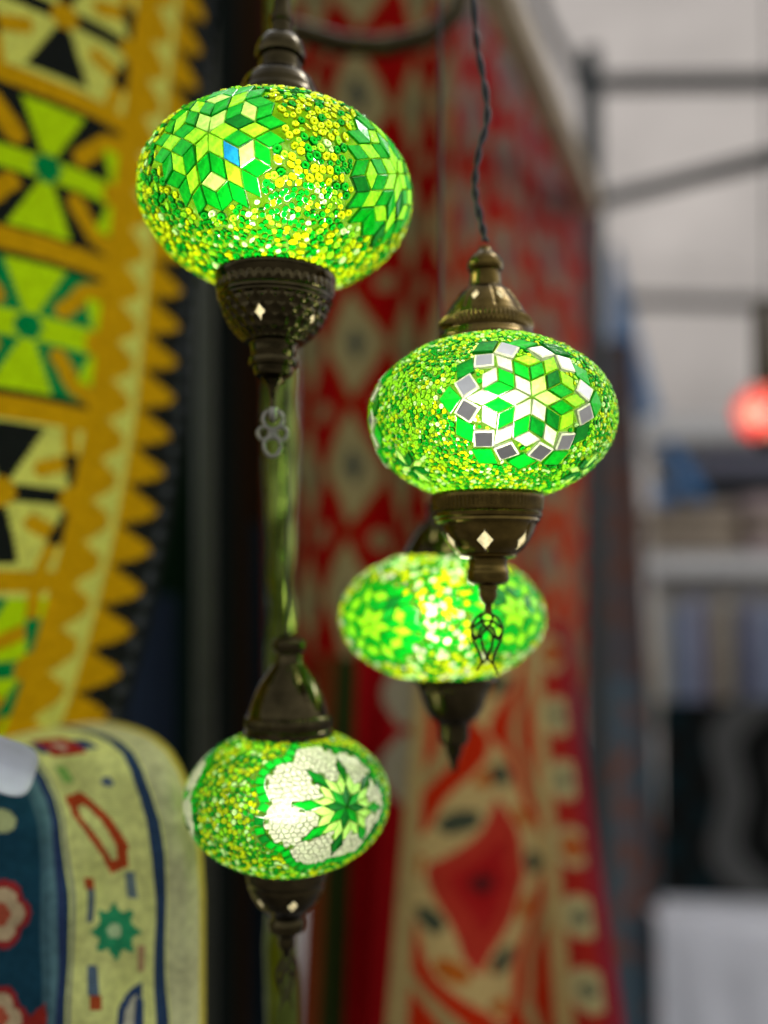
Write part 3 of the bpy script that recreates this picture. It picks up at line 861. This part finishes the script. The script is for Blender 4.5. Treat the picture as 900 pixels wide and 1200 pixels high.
# ---- cream and navy rug folded over a rail, lower left
def draped():
    ys = np.array([1330, 1200, 1050, 1000, 960, 930, 905, 885, 870, 862, 856, 852, 850.0])
    sh = np.array([0, 0, 0, -3, -8, -16, -26, -38, -55, -72, -92, -112, -135.0])
    dp = np.array([0.70, 0.70, 0.70, 0.702, 0.706, 0.712, 0.72, 0.732, 0.75, 0.77, 0.80, 0.84, 0.89])
    arc = np.concatenate([[0], np.cumsum(np.hypot(np.diff(ys), np.diff(sh) * 0.8))])
    nv, nu = 210, 170
    b = np.linspace(0, arc[-1], nv + 1)[::-1]
    a = np.linspace(-120, 262, nu + 1)
    P = np.zeros((nv + 1, nu + 1, 3))
    for i, bb in enumerate(b):
        y0, s0, d0 = np.interp(bb, arc, ys), np.interp(bb, arc, sh), np.interp(bb, arc, dp)
        for j, aa in enumerate(a):
            top = max(0.0, min(1.0, (1060 - y0) / 200))
            yy = y0 + (235 - aa) * 0.10 * top
            ae = min(aa, 236); d = d0 + 0.006 * math.sin(aa * 0.03 + bb * 0.012) + 0.003 * math.sin(aa * 0.075 - bb * 0.03 + 1) + 0.002 * math.sin(bb * 0.06 + aa * 0.02)
            if aa > 215: t = (aa - 215) / 47; d += 0.075 * t * t; ae = 215 + 20 * math.sin(t * PI / 2)
            p = at(ae + s0, yy, d); P[i, j] = p
    Ac, Bc = np.meshgrid((a[:-1] + a[1:]) / 2, (b[:-1] + b[1:]) / 2)
    yv = np.interp(Bc, arc, ys)      # nominal image height of a row
    Yr = 1200 - Bc + 0               # length coordinate, 1200 at the foot
    Yr = 1330 - Bc
    C = np.zeros(Ac.shape + (3,)); C[:] = (0.70, 0.72, 0.24)  # cream ground, tinted with the lamps' green light
    def paint(m, c): C[m] = c
    paint(Ac < 80, (0.012, 0.055, 0.085))
    paint((Ac > 50) & (Ac < 60), (0.06, 0.13, 0.15)); paint((Ac > 68) & (Ac < 78), (0.03, 0.05, 0.12)); paint((Ac > 60) & (Ac < 68), (0.10, 0.2, 0.22))
    paint((Ac > 184) & (Ac < 197), (0.03, 0.06, 0.12)); paint((Ac > 82) & (Ac < 86), (0.3, 0.32, 0.2)); paint((Ac > 198) & (Ac < 262), (0.60, 0.60, 0.30)); paint(Ac > 238, (0.66, 0.56, 0.08))  # last columns: yellow lamp light on the right edge, painted in
    # hexagon in brick red
    hexo = [(96, 925), (118, 918), (158, 985), (156, 1012), (134, 1020), (98, 950)]
    hexi = [(106, 938), (116, 936), (144, 988), (143, 1002), (136, 1004), (106, 950)]
    paint(in_poly(Ac, Yr, hexo), (0.45, 0.06, 0.015)); paint(in_poly(Ac, Yr, hexi), (0.70, 0.72, 0.24))
    # green star
    st = []
    for q in range(16):
        t = q * PI / 8; r = 31 if q % 2 == 0 else 20; st.append((136 + r * math.cos(t) * 0.95, 1090 + r * math.sin(t) * 1.1))
    paint(in_poly(Ac, Yr, st), (0.03, 0.30, 0.12)); paint(np.hypot(Ac - 136, Yr - 1090) < 8, (0.45, 0.6, 0.3))
    for x, y0, y1, c in ((104, 1025, 1040, BRICK), (105, 1040, 1078, (0.12, 0.16, 0.18)), (158, 1018, 1052, (0.16, 0.22, 0.22)), (165, 1105, 1135, (0.5, 0.3, 0.15)), (110, 1130, 1165, (0.1, 0.15, 0.2)), (113, 1165, 1182, BRICK)):
        paint((np.abs(Ac - x) < 5) & (Yr > y0) & (Yr < y1), c)
    hx2 = [(136, 1210), (136, 1180), (150, 1158), (168, 1148), (170, 1210)]; hx3 = [(143, 1215), (145, 1184), (154, 1168), (160, 1166), (158, 1215)]
    paint(in_poly(Ac, Yr, hx2), (0.03, 0.06, 0.14)); paint(in_poly(Ac, Yr, hx3), (0.5, 0.48, 0.34))
    # upper motif near the fold
    paint(in_poly(Ac, Yr, [(110, 842), (150, 842), (150, 872), (110, 872)]), (0.4, 0.03, 0.02)); paint(in_poly(Ac, Yr, [(98, 850), (112, 850), (112, 866), (98, 866)]), (0.03, 0.06, 0.14))
    paint(in_poly(Ac, Yr, [(150, 850), (166, 850), (166, 868), (150, 868)]), (0.03, 0.06, 0.14)); paint(np.hypot(Ac - 130, Yr - 857) < 7, (0.6, 0.4, 0.3))
    paint((np.abs(Ac - 110) < 7) & (Yr > 884) & (Yr < 905), (0.25, 0.5, 0.1))
    paint(np.hypot(Ac - 152, Yr - 908) < 6, (0.1, 0.14, 0.2))
    # navy field flowers
    for fx, fy, k in ((2, 1068, 1.0), (2, 1190, 0.9)):
        d = np.hypot(Ac - fx, (Yr - fy) * 0.9); t = np.arctan2(Yr - fy, Ac - fx); r = 38 * k * (0.82 + 0.2 * np.abs(np.cos(2.5 * t)))
        paint((d < r) & (Ac < 50), (0.35, 0.03, 0.03)); paint((d < r * 0.78) & (Ac < 50), (0.6, 0.45, 0.25)); paint((d < r * 0.35) & (Ac < 50), (0.5, 0.1, 0.05))
    paint(np.hypot(Ac - 16, Yr - 950) < 14, (0.5, 0.55, 0.25))
    paint(in_poly(Ac, Yr, [(10, 1215), (55, 1170), (60, 1215)]), (0.35, 0.03, 0.02))
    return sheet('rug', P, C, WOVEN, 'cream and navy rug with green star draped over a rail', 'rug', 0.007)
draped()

# paper tag clipped on it
mb = MB()
N_, V_ = 40, []
for sd_ in (0.0, 0.0008):
    for ring in (0.0, 0.5, 0.8, 1.0):
        for k in range(N_):
            t = 2 * PI * k / N_; c_, s_ = math.cos(t), math.sin(t); e_ = (abs(c_) ** 4 + abs(s_) ** 4) ** -0.25
            x, y = c_ * e_ * ring * 44, s_ * e_ * ring * 33
            xr, yr = 0.92 * x - 0.30 * y, 0.30 * x + 0.92 * y
            V_.append(at(0 + xr, 896 + yr, 0.668 - 0.014 * (ring * s_) ** 2 + 0.010 * ring * c_ + sd_))
F_ = []
for sd_ in (0, 1):
    b_ = sd_ * 4 * N_
    for q in range(3): F_ += [(b_ + q * N_ + k, b_ + q * N_ + (k + 1) % N_, b_ + (q + 1) * N_ + (k + 1) % N_, b_ + (q + 1) * N_ + k) for k in range(N_)]
F_ += [(3 * N_ + k, 3 * N_ + (k + 1) % N_, 7 * N_ + (k + 1) % N_, 7 * N_ + k) for k in range(N_)]
mb.add(V_, F_)
o = mb.build('price_tag', PAPER, None, True); tag(o, 'blank bluish white paper tag on top of the draped rug', 'tag')

def hung(name, label, corners, pattern, nu, nv, fold=0.02, nf=3.0, ph=0.0, thick_=0.005, sag=0.0):
    """rug hung flat: corners (tl, tr, br, bl) as (px, py, depth)"""
    tl, tr, br, bl = [np.array(at(*c)) for c in corners]
    u = np.linspace(0, 1, nu + 1)[None, :, None]; v = np.linspace(0, 1, nv + 1)[:, None, None]
    P = (tl * (1 - u) + tr * u) * (1 - v) + (bl * (1 - u) + br * u) * v
    w = np.sin(u[..., 0] * nf * 2 * PI + ph + 0.8 * np.sin(v[..., 0] * 3)) * (0.35 + 0.65 * v[..., 0]) + 0.35 * np.sin(u[..., 0] * nf * 5.1 + v[..., 0] * 4)
    P[..., 1] += fold * w; P[..., 0] += fold * 0.4 * np.cos(u[..., 0] * nf * 2 * PI + ph)
    Wm = np.linalg.norm(tr - tl); Hm = np.linalg.norm(bl - tl)
    uc = (np.arange(nu) + 0.5) / nu; vc = (np.arange(nv) + 0.5) / nv
    U, V = np.meshgrid(uc * Wm, vc * Hm)
    return sheet(name, P, pattern(U, V, Wm, Hm), WOVEN, label, 'rug', thick_)

def harlequin(cw, ch, ground, light, eye, edge, disc, ox=0.0, oy=0.0, tint=None, border=0.0, bcol=None):
    def fn(U, V, W, H):
        C = np.zeros(U.shape + (3,)); C[:] = ground
        X = (U + ox) / cw; Y = (V + oy) / ch
        X = X + 0.05 * np.sin(V * 37 + U * 9); Y = Y + 0.04 * np.sin(U * 53 + V * 11)
        fx, fy = X - np.round(X), Y - np.round(Y); d = np.abs(fx) + np.abs(fy)
        C[d < 0.50] = edge; C[d < 0.45] = light
        C[(np.abs(fx) * 1.0 + np.abs(fy) * 0.8) < 0.13] = eye
        gx, gy = np.abs(fx) - 0.5, np.abs(fy) - 0.5
        C[np.hypot(gx * cw, gy * ch) < disc] = tuple(np.array(light) * 0.85)
        if tint: C = tint(C, U, V, W, H)
        if border:
            m = (U < border) | (U > W - border); C[m] = bcol
        return C
    return fn

PXM = 1.25 / F_PX
hung('rug', 'dark red rug with chains of pale diamonds hanging behind the metal pole',
     ((338, -60, 1.25), (540, -60, 1.3), (512, 820, 1.25), (338, 820, 1.25)),
     harlequin(66 * PXM, 150 * PXM, (0.28, 0.002, 0.001), (0.29, 0.235, 0.10), (0.04, 0.055, 0.045), (0.17, 0.045, 0.008), 12 * PXM, ox=-28 * PXM, oy=-60 * PXM + 6 * PXM), 120, 260, fold=0.024, nf=1.6)

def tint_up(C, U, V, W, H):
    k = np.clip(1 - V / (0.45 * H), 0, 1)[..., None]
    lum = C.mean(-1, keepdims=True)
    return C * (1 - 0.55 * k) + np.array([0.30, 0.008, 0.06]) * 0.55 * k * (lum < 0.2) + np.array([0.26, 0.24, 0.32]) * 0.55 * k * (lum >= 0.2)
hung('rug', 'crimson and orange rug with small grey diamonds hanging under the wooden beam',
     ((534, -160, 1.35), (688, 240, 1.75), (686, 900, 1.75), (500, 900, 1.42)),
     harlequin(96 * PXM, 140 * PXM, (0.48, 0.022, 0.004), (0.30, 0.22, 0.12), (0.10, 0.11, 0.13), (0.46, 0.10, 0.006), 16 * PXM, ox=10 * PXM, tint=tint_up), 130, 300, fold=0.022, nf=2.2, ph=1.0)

def big_zigzag(U, V, W, H):
    C = np.zeros(U.shape + (3,)); C[:] = (0.44, 0.020, 0.003)
    LT = np.array((0.48, 0.34, 0.13)); bw = 0.26 * W
    X = (U - 0.38 * W + 0.010 * np.sin(V * 23) + 0.004 * np.sin(V * 71)) / 0.19; Y = (V + 0.02 + 0.014 * np.sin(U * 33 + V * 6)) / 0.30
    fy = Y - np.round(Y); d = np.abs(X) * 1.2 + np.abs(fy) * 1.0
    C[d < 0.50] = LT; C[d < 0.30] = (0.40, 0.03, 0.015); C[d < 0.17] = (0.34, 0.012, 0.01); C[d < 0.09] = (0.30, 0.006, 0.006)
    ring = (d > 0.33) & (d < 0.47)
    ph = (np.floor((V + U) / 0.045)).astype(int)
    ph = np.floor(V / 0.05 + (U > 0.38 * W) * 1.0).astype(int)
    sp = np.hypot(((V / 0.05) % 1 - 0.5) * 0.05, (d - 0.40) * 0.17) < 0.013
    C[sp & (ph % 2 == 0)] = (0.05, 0.06, 0.035); C[sp & (ph % 2 == 1)] = (0.42, 0.10, 0.01)
    C[np.hypot(X * 0.19, fy * 0.30) < 0.010] = (0.10, 0.01, 0.01)
    tri = (d > 0.62) & (d < 0.72); C[tri] = LT * 0.7
    b = U > W - bw
    C[b] = (0.36, 0.02, 0.012); C[b & (U < W - bw + 0.018)] = LT
    gx, gy = (U - (W - bw * 0.42)) * 1.3, ((V / 0.072) % 1 - 0.5) * 0.072
    r = np.hypot(gx, gy); C[b & (r < 0.022)] = (0.44, 0.36, 0.16); C[b & (r < 0.008)] = (0.10, 0.12, 0.07)
    alt = (np.floor(V / 0.072) % 3 == 0); C[b & (r < 0.014) & alt] = (0.42, 0.10, 0.02)
    C[U > W - 0.012] = (0.25, 0.02, 0.03); C[U < 0.02] = LT * 0.8
    return C
hung('rug', 'bright red rug with large zigzag diamonds and a flower border along one side',
     ((500, 730, 1.12), (664, 730, 1.2), (738, 1300, 1.12), (452, 1300, 1.02)), big_zigzag, 150, 240, fold=0.026, nf=1.4, ph=2.2)

def dark_red_fold(U, V, W, H):
    C = np.zeros(U.shape + (3,)); C[:] = (0.30, 0.004, 0.006)
    C[(U < 0.25 * W)] = (0.16, 0.03, 0.006); C[(U > 0.25 * W) & (U < 0.36 * W)] = (0.02, 0.03, 0.006)
    m = (V < 0.33 * H) & (U > 0.62 * W) & (np.abs(((V / (0.17 * H)) % 1) - 0.5) * 2 + np.abs((U - 0.8 * W) / (0.2 * W)) < 0.95)
    C[m] = (0.34, 0.30, 0.20)
    return C
hung('rug', 'plain deep red rug hanging in folds beside the lowest lamp',
     ((366, 770, 1.2), (508, 770, 1.16), (500, 1300, 1.12), (340, 1300, 1.2)), dark_red_fold, 60, 120, fold=0.02, nf=2.0, ph=0.5)

def dark_bands(U, V, W, H):
    C = np.zeros(U.shape + (3,)); C[:] = (0.008, 0.011, 0.009)
    x = U / W; y = V / H
    C[(x > 0.30) & (x < 0.42)] = (0.004, 0.016, 0.006); C[(x > 0.70) & (x < 0.80)] = (0.02, 0.010, 0.004)
    C[(x > 0.18) & (x < 0.36) & (y > 0.58) & (y < 0.72)] = (0.02, 0.03, 0.05)
    C[(x > 0.74) & (x < 0.80) & (y > 0.52)] = (0.006, 0.02, 0.03)
    C[(x > 0.80) & (x < 0.93) & (y > 0.30) & (y < 0.72)] = (0.34, 0.07, 0.012)
    C[(x > 0.80) & (y < 0.20)] = (0.07, 0.012, 0.008)
    C[(y > 0.76) & (x > 0.84)] = (0.06, 0.014, 0.004)
    sp = (np.hypot((x - 0.52) * W, (y - 0.815) * H) < 0.014); C[sp] = (0.16, 0.17, 0.05)
    return C
hung('rug', 'near black rug with an orange stripe hanging behind the grey post',
     ((120, -80, 1.5), (352, -80, 1.45), (352, 1320, 1.45), (120, 1320, 1.5)), dark_bands, 90, 200, fold=0.025, nf=2.5)

def blue_orange(U, V, W, H):
    C = np.zeros(U.shape + (3,)); C[:] = (0.09, 0.11, 0.12)
    n = np.sin(U * 46 + np.sin(V * 23) * 2) * np.sin(V * 31 + U * 20)
    C[n > 0.35] = (0.20, 0.07, 0.04); C[n < -0.5] = (0.06, 0.11, 0.15)
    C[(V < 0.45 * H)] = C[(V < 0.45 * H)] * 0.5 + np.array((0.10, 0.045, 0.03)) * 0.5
    return C
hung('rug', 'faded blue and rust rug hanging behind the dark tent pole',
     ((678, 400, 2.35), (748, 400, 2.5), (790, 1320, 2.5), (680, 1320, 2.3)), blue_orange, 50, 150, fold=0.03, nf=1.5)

# ------------------------------------------------------------------ poles and tent frame
def rod(name, label, cat, pts, r, mat, group=None, n=16, wob=0.0):
    P = [Vector(at(*p)) for p in pts]; 
    if len(P) == 2: P = [P[0].lerp(P[1], k / 40) for k in range(41)]
    base = P[-1].copy(); mb = MB()
    mb.tube([p - base for p in P], [r * (1 + wob * math.sin(i * 0.9) * 0.5 + wob * math.sin(i * 2.3)) for i in range(len(P))], n)
    o = mb.build(name, mat, None, True); o.location = base
    o.data.set_sharp_from_angle(angle=math.radians(40))
    return tag(o, label, cat, group)
def twisted_pole():
    p0, p1 = at(327, -80, 0.80), at(331, 1330, 0.80); V, F, n, N = [], [], 28, 260
    for i in range(N + 1):
        p = p0.lerp(p1, i / N) - p1
        for k in range(n):
            t = 2 * PI * k / n; w = 0.11 * math.cos(2 * t - i * 0.11) + 0.06 * math.cos(3 * t + i * 0.19 + math.sin(i * 0.13) * 2) + 0.035 * math.sin(i * 0.5 + t)
            V.append(p + Vector((math.cos(t), math.sin(t), 0)) * 0.0132 * (1 + w))
    for i in range(N):
        for k in range(n): F.append((i * n + k, i * n + (k + 1) % n, (i + 1) * n + (k + 1) % n, (i + 1) * n + k))
    F.append(tuple(range(n))); F.append(tuple(reversed([N * n + k for k in range(n)])))
    o = mesh_obj('metal_pole', V, F, STEEL, None, True); o.location = p1
    tag(o, 'twisted metal pole with wavy reflections, lamp green put into its colour, rising behind the hammered cup', 'pole')
twisted_pole()
rod('stall_post', 'grey metal post standing between the kilim and the orange-striped rug', 'post', [(240, -80, 1.22), (240, 1320, 1.22)], 0.0135, ALU)
rod('tent_pole', 'dark upright tent pole beside the canvas', 'pole', [(692, 60, 1.9), (704, 1320, 1.9)], 0.023, FRAME)
rod('tent_bar', 'dark straight tent bar crossing the canvas at the pole top', 'bar', [(672, 98, 2.2), (1000, 94, 2.1)], 0.022, FRAME, 'bars of the tent frame')
rod('tent_bar', 'dark tent bar sloping up from the upright pole', 'bar', [(688, 240, 2.2), (1000, 160, 1.7)], 0.019, FRAME, 'bars of the tent frame')
rod('tent_bar', 'faint tent bar against the canvas above the shelves', 'bar', [(720, 352, 3.15), (1000, 358, 3.1)], 0.022, FRAME, 'bars of the tent frame')
rod('tent_bar', 'curved dark tent strut dropping from the beam to the upright pole', 'bar', [(618, -40, 2.0), (642, 30, 2.05), (668, 75, 2.12), (686, 100, 2.18)], 0.014, FRAME, 'bars of the tent frame')
rod('lamp_bracket', 'dark curved iron bracket above the lamps', 'bracket', [(340, 34, 1.0), (400, 52, 1.0), (450, 56, 1.0), (500, 44, 1.0), (535, 15, 1.0), (552, -60, 1.0)], 0.012, DARK_BRONZE)
# wooden beam
a, b = at(562, -60, 1.02), at(692, 238, 1.68)
d = (b - a); R = d.to_track_quat('Y', 'Z').to_matrix()
mb = MB(); mb.box((0, 0, 0), (0.035, d.length, 0.045), None, 0.004)
o = mb.build('beam', WOOD); o.location = (a + b) / 2; o.rotation_euler = R.to_euler(); tag(o, 'pale wooden beam slanting back towards the tent pole', 'beam')

# canvas: roof and back wall of the tent in one cloth
def canvas():
    rows = [(3.55, 1.3), (3.55, 1.9), (3.50, 2.4), (3.40, 2.9), (3.2, 3.4), (2.9, 3.75), (2.4, 3.95), (1.6, 4.0), (0.8, 4.0), (0.05, 4.0)]
    zz, yy = zip(*rows); nu, nv = 70, 70
    t = np.linspace(0, len(rows) - 1, nv + 1); Z = np.interp(t, range(len(rows)), zz); Yv = np.interp(t, range(len(rows)), yy)
    x = np.linspace(0.1, 3.2, nu + 1); P = np.zeros((nv + 1, nu + 1, 3))
    X, TT = np.meshgrid(x, t)
    P[..., 0] = X; P[..., 1] = Yv[:, None] + 0.02 * np.sin(X * 9 + TT) ; P[..., 2] = Z[:, None] + 0.03 * np.sin(X * 5 + TT * 0.8) * (TT < 5) - 0.05 * np.exp(-((X - 1.0) / 0.3) ** 2) * (TT < 4)
    idx = np.arange((nv + 1) * (nu + 1)).reshape(nv + 1, nu + 1)
    F = np.stack([idx[:-1, :-1], idx[1:, :-1], idx[1:, 1:], idx[:-1, 1:]], -1).reshape(-1, 4)
    o = mesh_obj('tent_canvas', P.reshape(-1, 3).tolist(), F.tolist(), CANVAS, None, True)
    tag(o, 'pale grey tent canvas forming roof and back wall', 'tent')
canvas()

# hanging cloths by the tent pole
def cloth_strip(name, label, cat, pts_l, pts_r, mat, fold=0.02, nf=2.0, group=None, nu=24):
    L = smooth_path([at(*p) for p in pts_l], 6); Rr = smooth_path([at(*p) for p in pts_r], 6); n = min(len(L), len(Rr))
    V = []
    for i in range(n):
        for j in range(nu + 1):
            u = j / nu; p = L[i].lerp(Rr[i], u); V.append(p + Vector((0, fold * math.sin(u * nf * 2 * PI + i * 0.1) * (0.4 + 0.6 * i / n), 0)))
    F = [(i * (nu + 1) + j, (i + 1) * (nu + 1) + j, (i + 1) * (nu + 1) + j + 1, i * (nu + 1) + j + 1) for i in range(n - 1) for j in range(nu)]
    base = V[-nu // 2].copy()
    o = mesh_obj(name, [p - base for p in V], F, mat, None, True); o.location = base
    md = o.modifiers.new('thickness', 'SOLIDIFY'); md.thickness = 0.004
    return tag(o, label, cat, group)
BLUE_CLOTH = cloth('blue_cloth', (0.13, 0.27, 0.48)); PALE_BLUE = cloth('pale_blue_cloth', (0.36, 0.40, 0.44))
cloth_strip('cloth', 'blue cloth widening downwards against the tent canvas', 'cloth', [(716, 290, 2.9), (714, 380, 2.9), (706, 500, 2.9)], [(722, 290, 2.9), (745, 380, 2.9), (780, 500, 2.9)], BLUE_CLOTH)
cloth_strip('cloth', 'pale grey-blue cloth hanging between the crimson rug and the tent pole', 'cloth', [(645, 235, 2.0), (648, 300, 2.0), (652, 420, 2.0)], [(688, 235, 2.0), (692, 300, 2.0), (700, 420, 2.0)], PALE_BLUE)

# ------------------------------------------------------------------ shelf unit with goods (right)
YS = 2.7
root = empty('shelf_unit', at(748, 1090, YS)); tag(root, 'off-white shelf unit holding folded textiles', 'shelf')
inv0 = root.location.copy()
def sbox(name, x0, y0, x1, y1, Y, dep, mat, parent, bev=0.004):
    p, q = at(x0, y0, Y), at(x1, y1, Y); c = (p + q) / 2; mb = MB()
    mb.box((0, 0, 0), (abs(q.x - p.x), dep, abs(p.z - q.z)), None, bev)
    o = mb.build(name, mat, parent); o.location = c + Vector((0, dep / 2, 0)) - (inv0 if parent is not None else Vector()); return o
sbox('post', 736, 470, 764, 1100, YS, 0.05, WHITE_PAINT, root)
sbox('shelf', 764, 486, 1010, 514, YS + 0.004, 0.35, WHITE_PAINT, root)
sbox('shelf', 764, 650, 1010, 672, YS + 0.004, 0.35, WHITE_PAINT, root)
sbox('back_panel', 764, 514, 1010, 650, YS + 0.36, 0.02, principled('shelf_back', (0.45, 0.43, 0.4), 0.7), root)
def folded(label, x0, y0, x1, y1, Y, mats, n, seed):
    r = random.Random(seed); p, q = at(x0, y0, Y), at(x1, y1, Y)
    root_ = empty('folded_cloth', (0, 0, 0)); zb = q.z; H = (p.z - q.z) / n; W = q.x - p.x
    root_.location = ((p.x + q.x) / 2, Y + 0.12, zb)
    for i in range(n):
        mb = MB(); w = W * r.uniform(0.88, 1.0)
        mb.box((0, 0, 0), (w, 0.22, H * 0.94), None, min(H * 0.4, 0.015))
        o = mb.build('fold', mats[i % len(mats)], root_, True); o.location = (r.uniform(-0.01, 0.01), 0, H * (i + 0.5))
    tag(root_, label, 'cloth')
BEIGE = cloth('beige_cloth', (0.42, 0.34, 0.25)); TAUPE = cloth('taupe_cloth', (0.36, 0.29, 0.22)); CHAR = cloth('charcoal_cloth', (0.05, 0.052, 0.06)); PINKB = cloth('dusty_pink_cloth', (0.5, 0.38, 0.37)); LILAC = cloth('lilac_cloth', (0.34, 0.35, 0.46)); SKYB = cloth('sky_cloth', (0.05, 0.2, 0.45)); DENIM = cloth('denim_cloth', (0.24, 0.30, 0.42)); SAND = cloth('sand_cloth', (0.5, 0.44, 0.35))
folded('beige and taupe folded textiles stacked on the lower shelf', 772, 588, 872, 649, YS + 0.02, [TAUPE, BEIGE, TAUPE], 3, 1)
folded('dusty pink folded textiles stacked on the lower shelf', 876, 580, 990, 649, YS + 0.02, [PINKB, TAUPE, PINKB], 3, 2)
folded('charcoal folded textiles at the back of the shelf', 822, 528, 990, 600, YS + 0.13, [CHAR, CHAR, LILAC], 3, 3)
p, q = at(782, 520, YS + 0.05), at(822, 586, YS - 0.02); mb = MB(); d = q - p
mb.box((0, 0, 0), (0.05, 0.04, d.length), d.to_track_quat('Z', 'Y').to_matrix(), 0.012)
o = mb.build('rolled_cloth', SKYB, None, True); o.location = (p + q) / 2; tag(o, 'bright blue rolled cloth leaning on the shelf', 'cloth')
p, q = at(766, 560, YS + 0.03), at(792, 600, YS + 0.0); mb = MB(); mb.box((0, 0, 0), (0.06, 0.04, 0.06), Euler((0, 0.4, 0)).to_matrix(), 0.012)
o = mb.build('rolled_cloth', SKYB, None, True); o.location = (p + q) / 2; tag(o, 'small blue cloth bundle beside the beige folded textiles', 'cloth')
CREAMC = cloth('cream_cloth', (0.6, 0.56, 0.47)); NAVYC = cloth('navy_cloth', (0.05, 0.07, 0.14)); BROWNC = cloth('brown_cloth', (0.18, 0.11, 0.07))
garm = [(766, 782, CREAMC, 'cream cloth hanging under the lower shelf next to the post'), (783, 804, DENIM, 'denim blue cloth hanging beside the cream one'), (805, 826, LILAC, 'lilac cloth hanging beside the denim one near the post'), (827, 838, BROWNC, 'narrow brown cloth hanging under the lower shelf'), (839, 858, SAND, 'sand coloured cloth hanging under the lower shelf'), (859, 874, NAVYC, 'navy cloth hanging under the lower shelf'), (875, 892, LILAC, 'lilac cloth hanging beside the navy one'), (893, 930, DENIM, 'denim blue cloth hanging farthest from the post')]
for i, (x0, x1, m, lab) in enumerate(garm):
    y0 = 700 + 12 * (i % 2)
    cloth_strip('hanging_cloth', lab, 'cloth', [(x0 + 3, y0, YS - 0.02 + 0.02 * (i % 2)), (x0, y0 + 60, YS - 0.02 + 0.02 * (i % 2)), (x0 - 1, 850, YS - 0.02)], [(x1 - 3, y0, YS - 0.02 + 0.02 * (i % 2)), (x1, y0 + 60, YS - 0.02), (x1 + 1, 850, YS - 0.02)], m, 0.012, 1.5, 'cloths hanging under the shelf')
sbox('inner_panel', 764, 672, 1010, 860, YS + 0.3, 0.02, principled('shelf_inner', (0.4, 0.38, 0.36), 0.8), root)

def medallion(U, V, W, H):
    C = np.zeros(U.shape + (3,)); C[:] = (0.010, 0.011, 0.010)
    x, y = (U - 0.95 * W) / W, (V - 0.42 * H) / H; r = np.hypot(x, y * 0.9); t = np.arctan2(y, x)
    rr = r * (1 + 0.06 * np.cos(8 * t))
    C[(rr > 0.58) & (rr < 0.72)] = (0.10, 0.10, 0.095); C[(rr > 0.40) & (rr < 0.44)] = (0.06, 0.055, 0.05); C[rr < 0.26] = (0.06, 0.04, 0.045)
    C[(rr > 0.76) & (np.sin(U * 40) * np.sin(V * 36) > 0.3)] = (0.006, 0.02, 0.024)
    return C
hung('carpet', 'black carpet with grey medallion hanging in front of the shelves', ((772, 822, 2.55), (1040, 818, 2.5), (1040, 1100, 2.5), (772, 1080, 2.55)), medallion, 90, 100, fold=0.008, nf=1.0)

# table with white cloth
def table_cloth():
    tl, tr = at(768, 1082, 2.42), at(1060, 1092, 2.25); zt = (tl.z + tr.z) / 2
    tl.z = tr.z = zt
    mb = MB(); V, F = [], []
    prof = [(0.5, 0.0), (0.0, 0.0), (-0.012, -0.006), (-0.018, -0.03), (-0.02, -0.15), (-0.022, -0.4), (-0.024, -0.72)]
    nu = 60
    for i, (dy, dz) in enumerate(prof):
        for j in range(nu + 1):
            u = j / nu; p = tl.lerp(tr, u); k = max(0, -dz)
            V.append(p + Vector((0, dy + 0.05 * k * math.sin(u * 26), dz)))
    F = [(i * (nu + 1) + j, (i + 1) * (nu + 1) + j, (i + 1) * (nu + 1) + j + 1, i * (nu + 1) + j + 1) for i in range(len(prof) - 1) for j in range(nu)]
    o = mesh_obj('tablecloth', V, F, WHITE_CLOTH, None, True)
    md = o.modifiers.new('thickness', 'SOLIDIFY'); md.thickness = 0.003
    tag(o, 'white cloth covering the table below the black carpet', 'tablecloth')
table_cloth()

# ground
o = mesh_obj('ground', [(-30, -30, 0), (30, -30, 0), (30, 30, 0), (-30, 30, 0)], [(0, 1, 2, 3)], PAVING); tag(o, kind='structure')
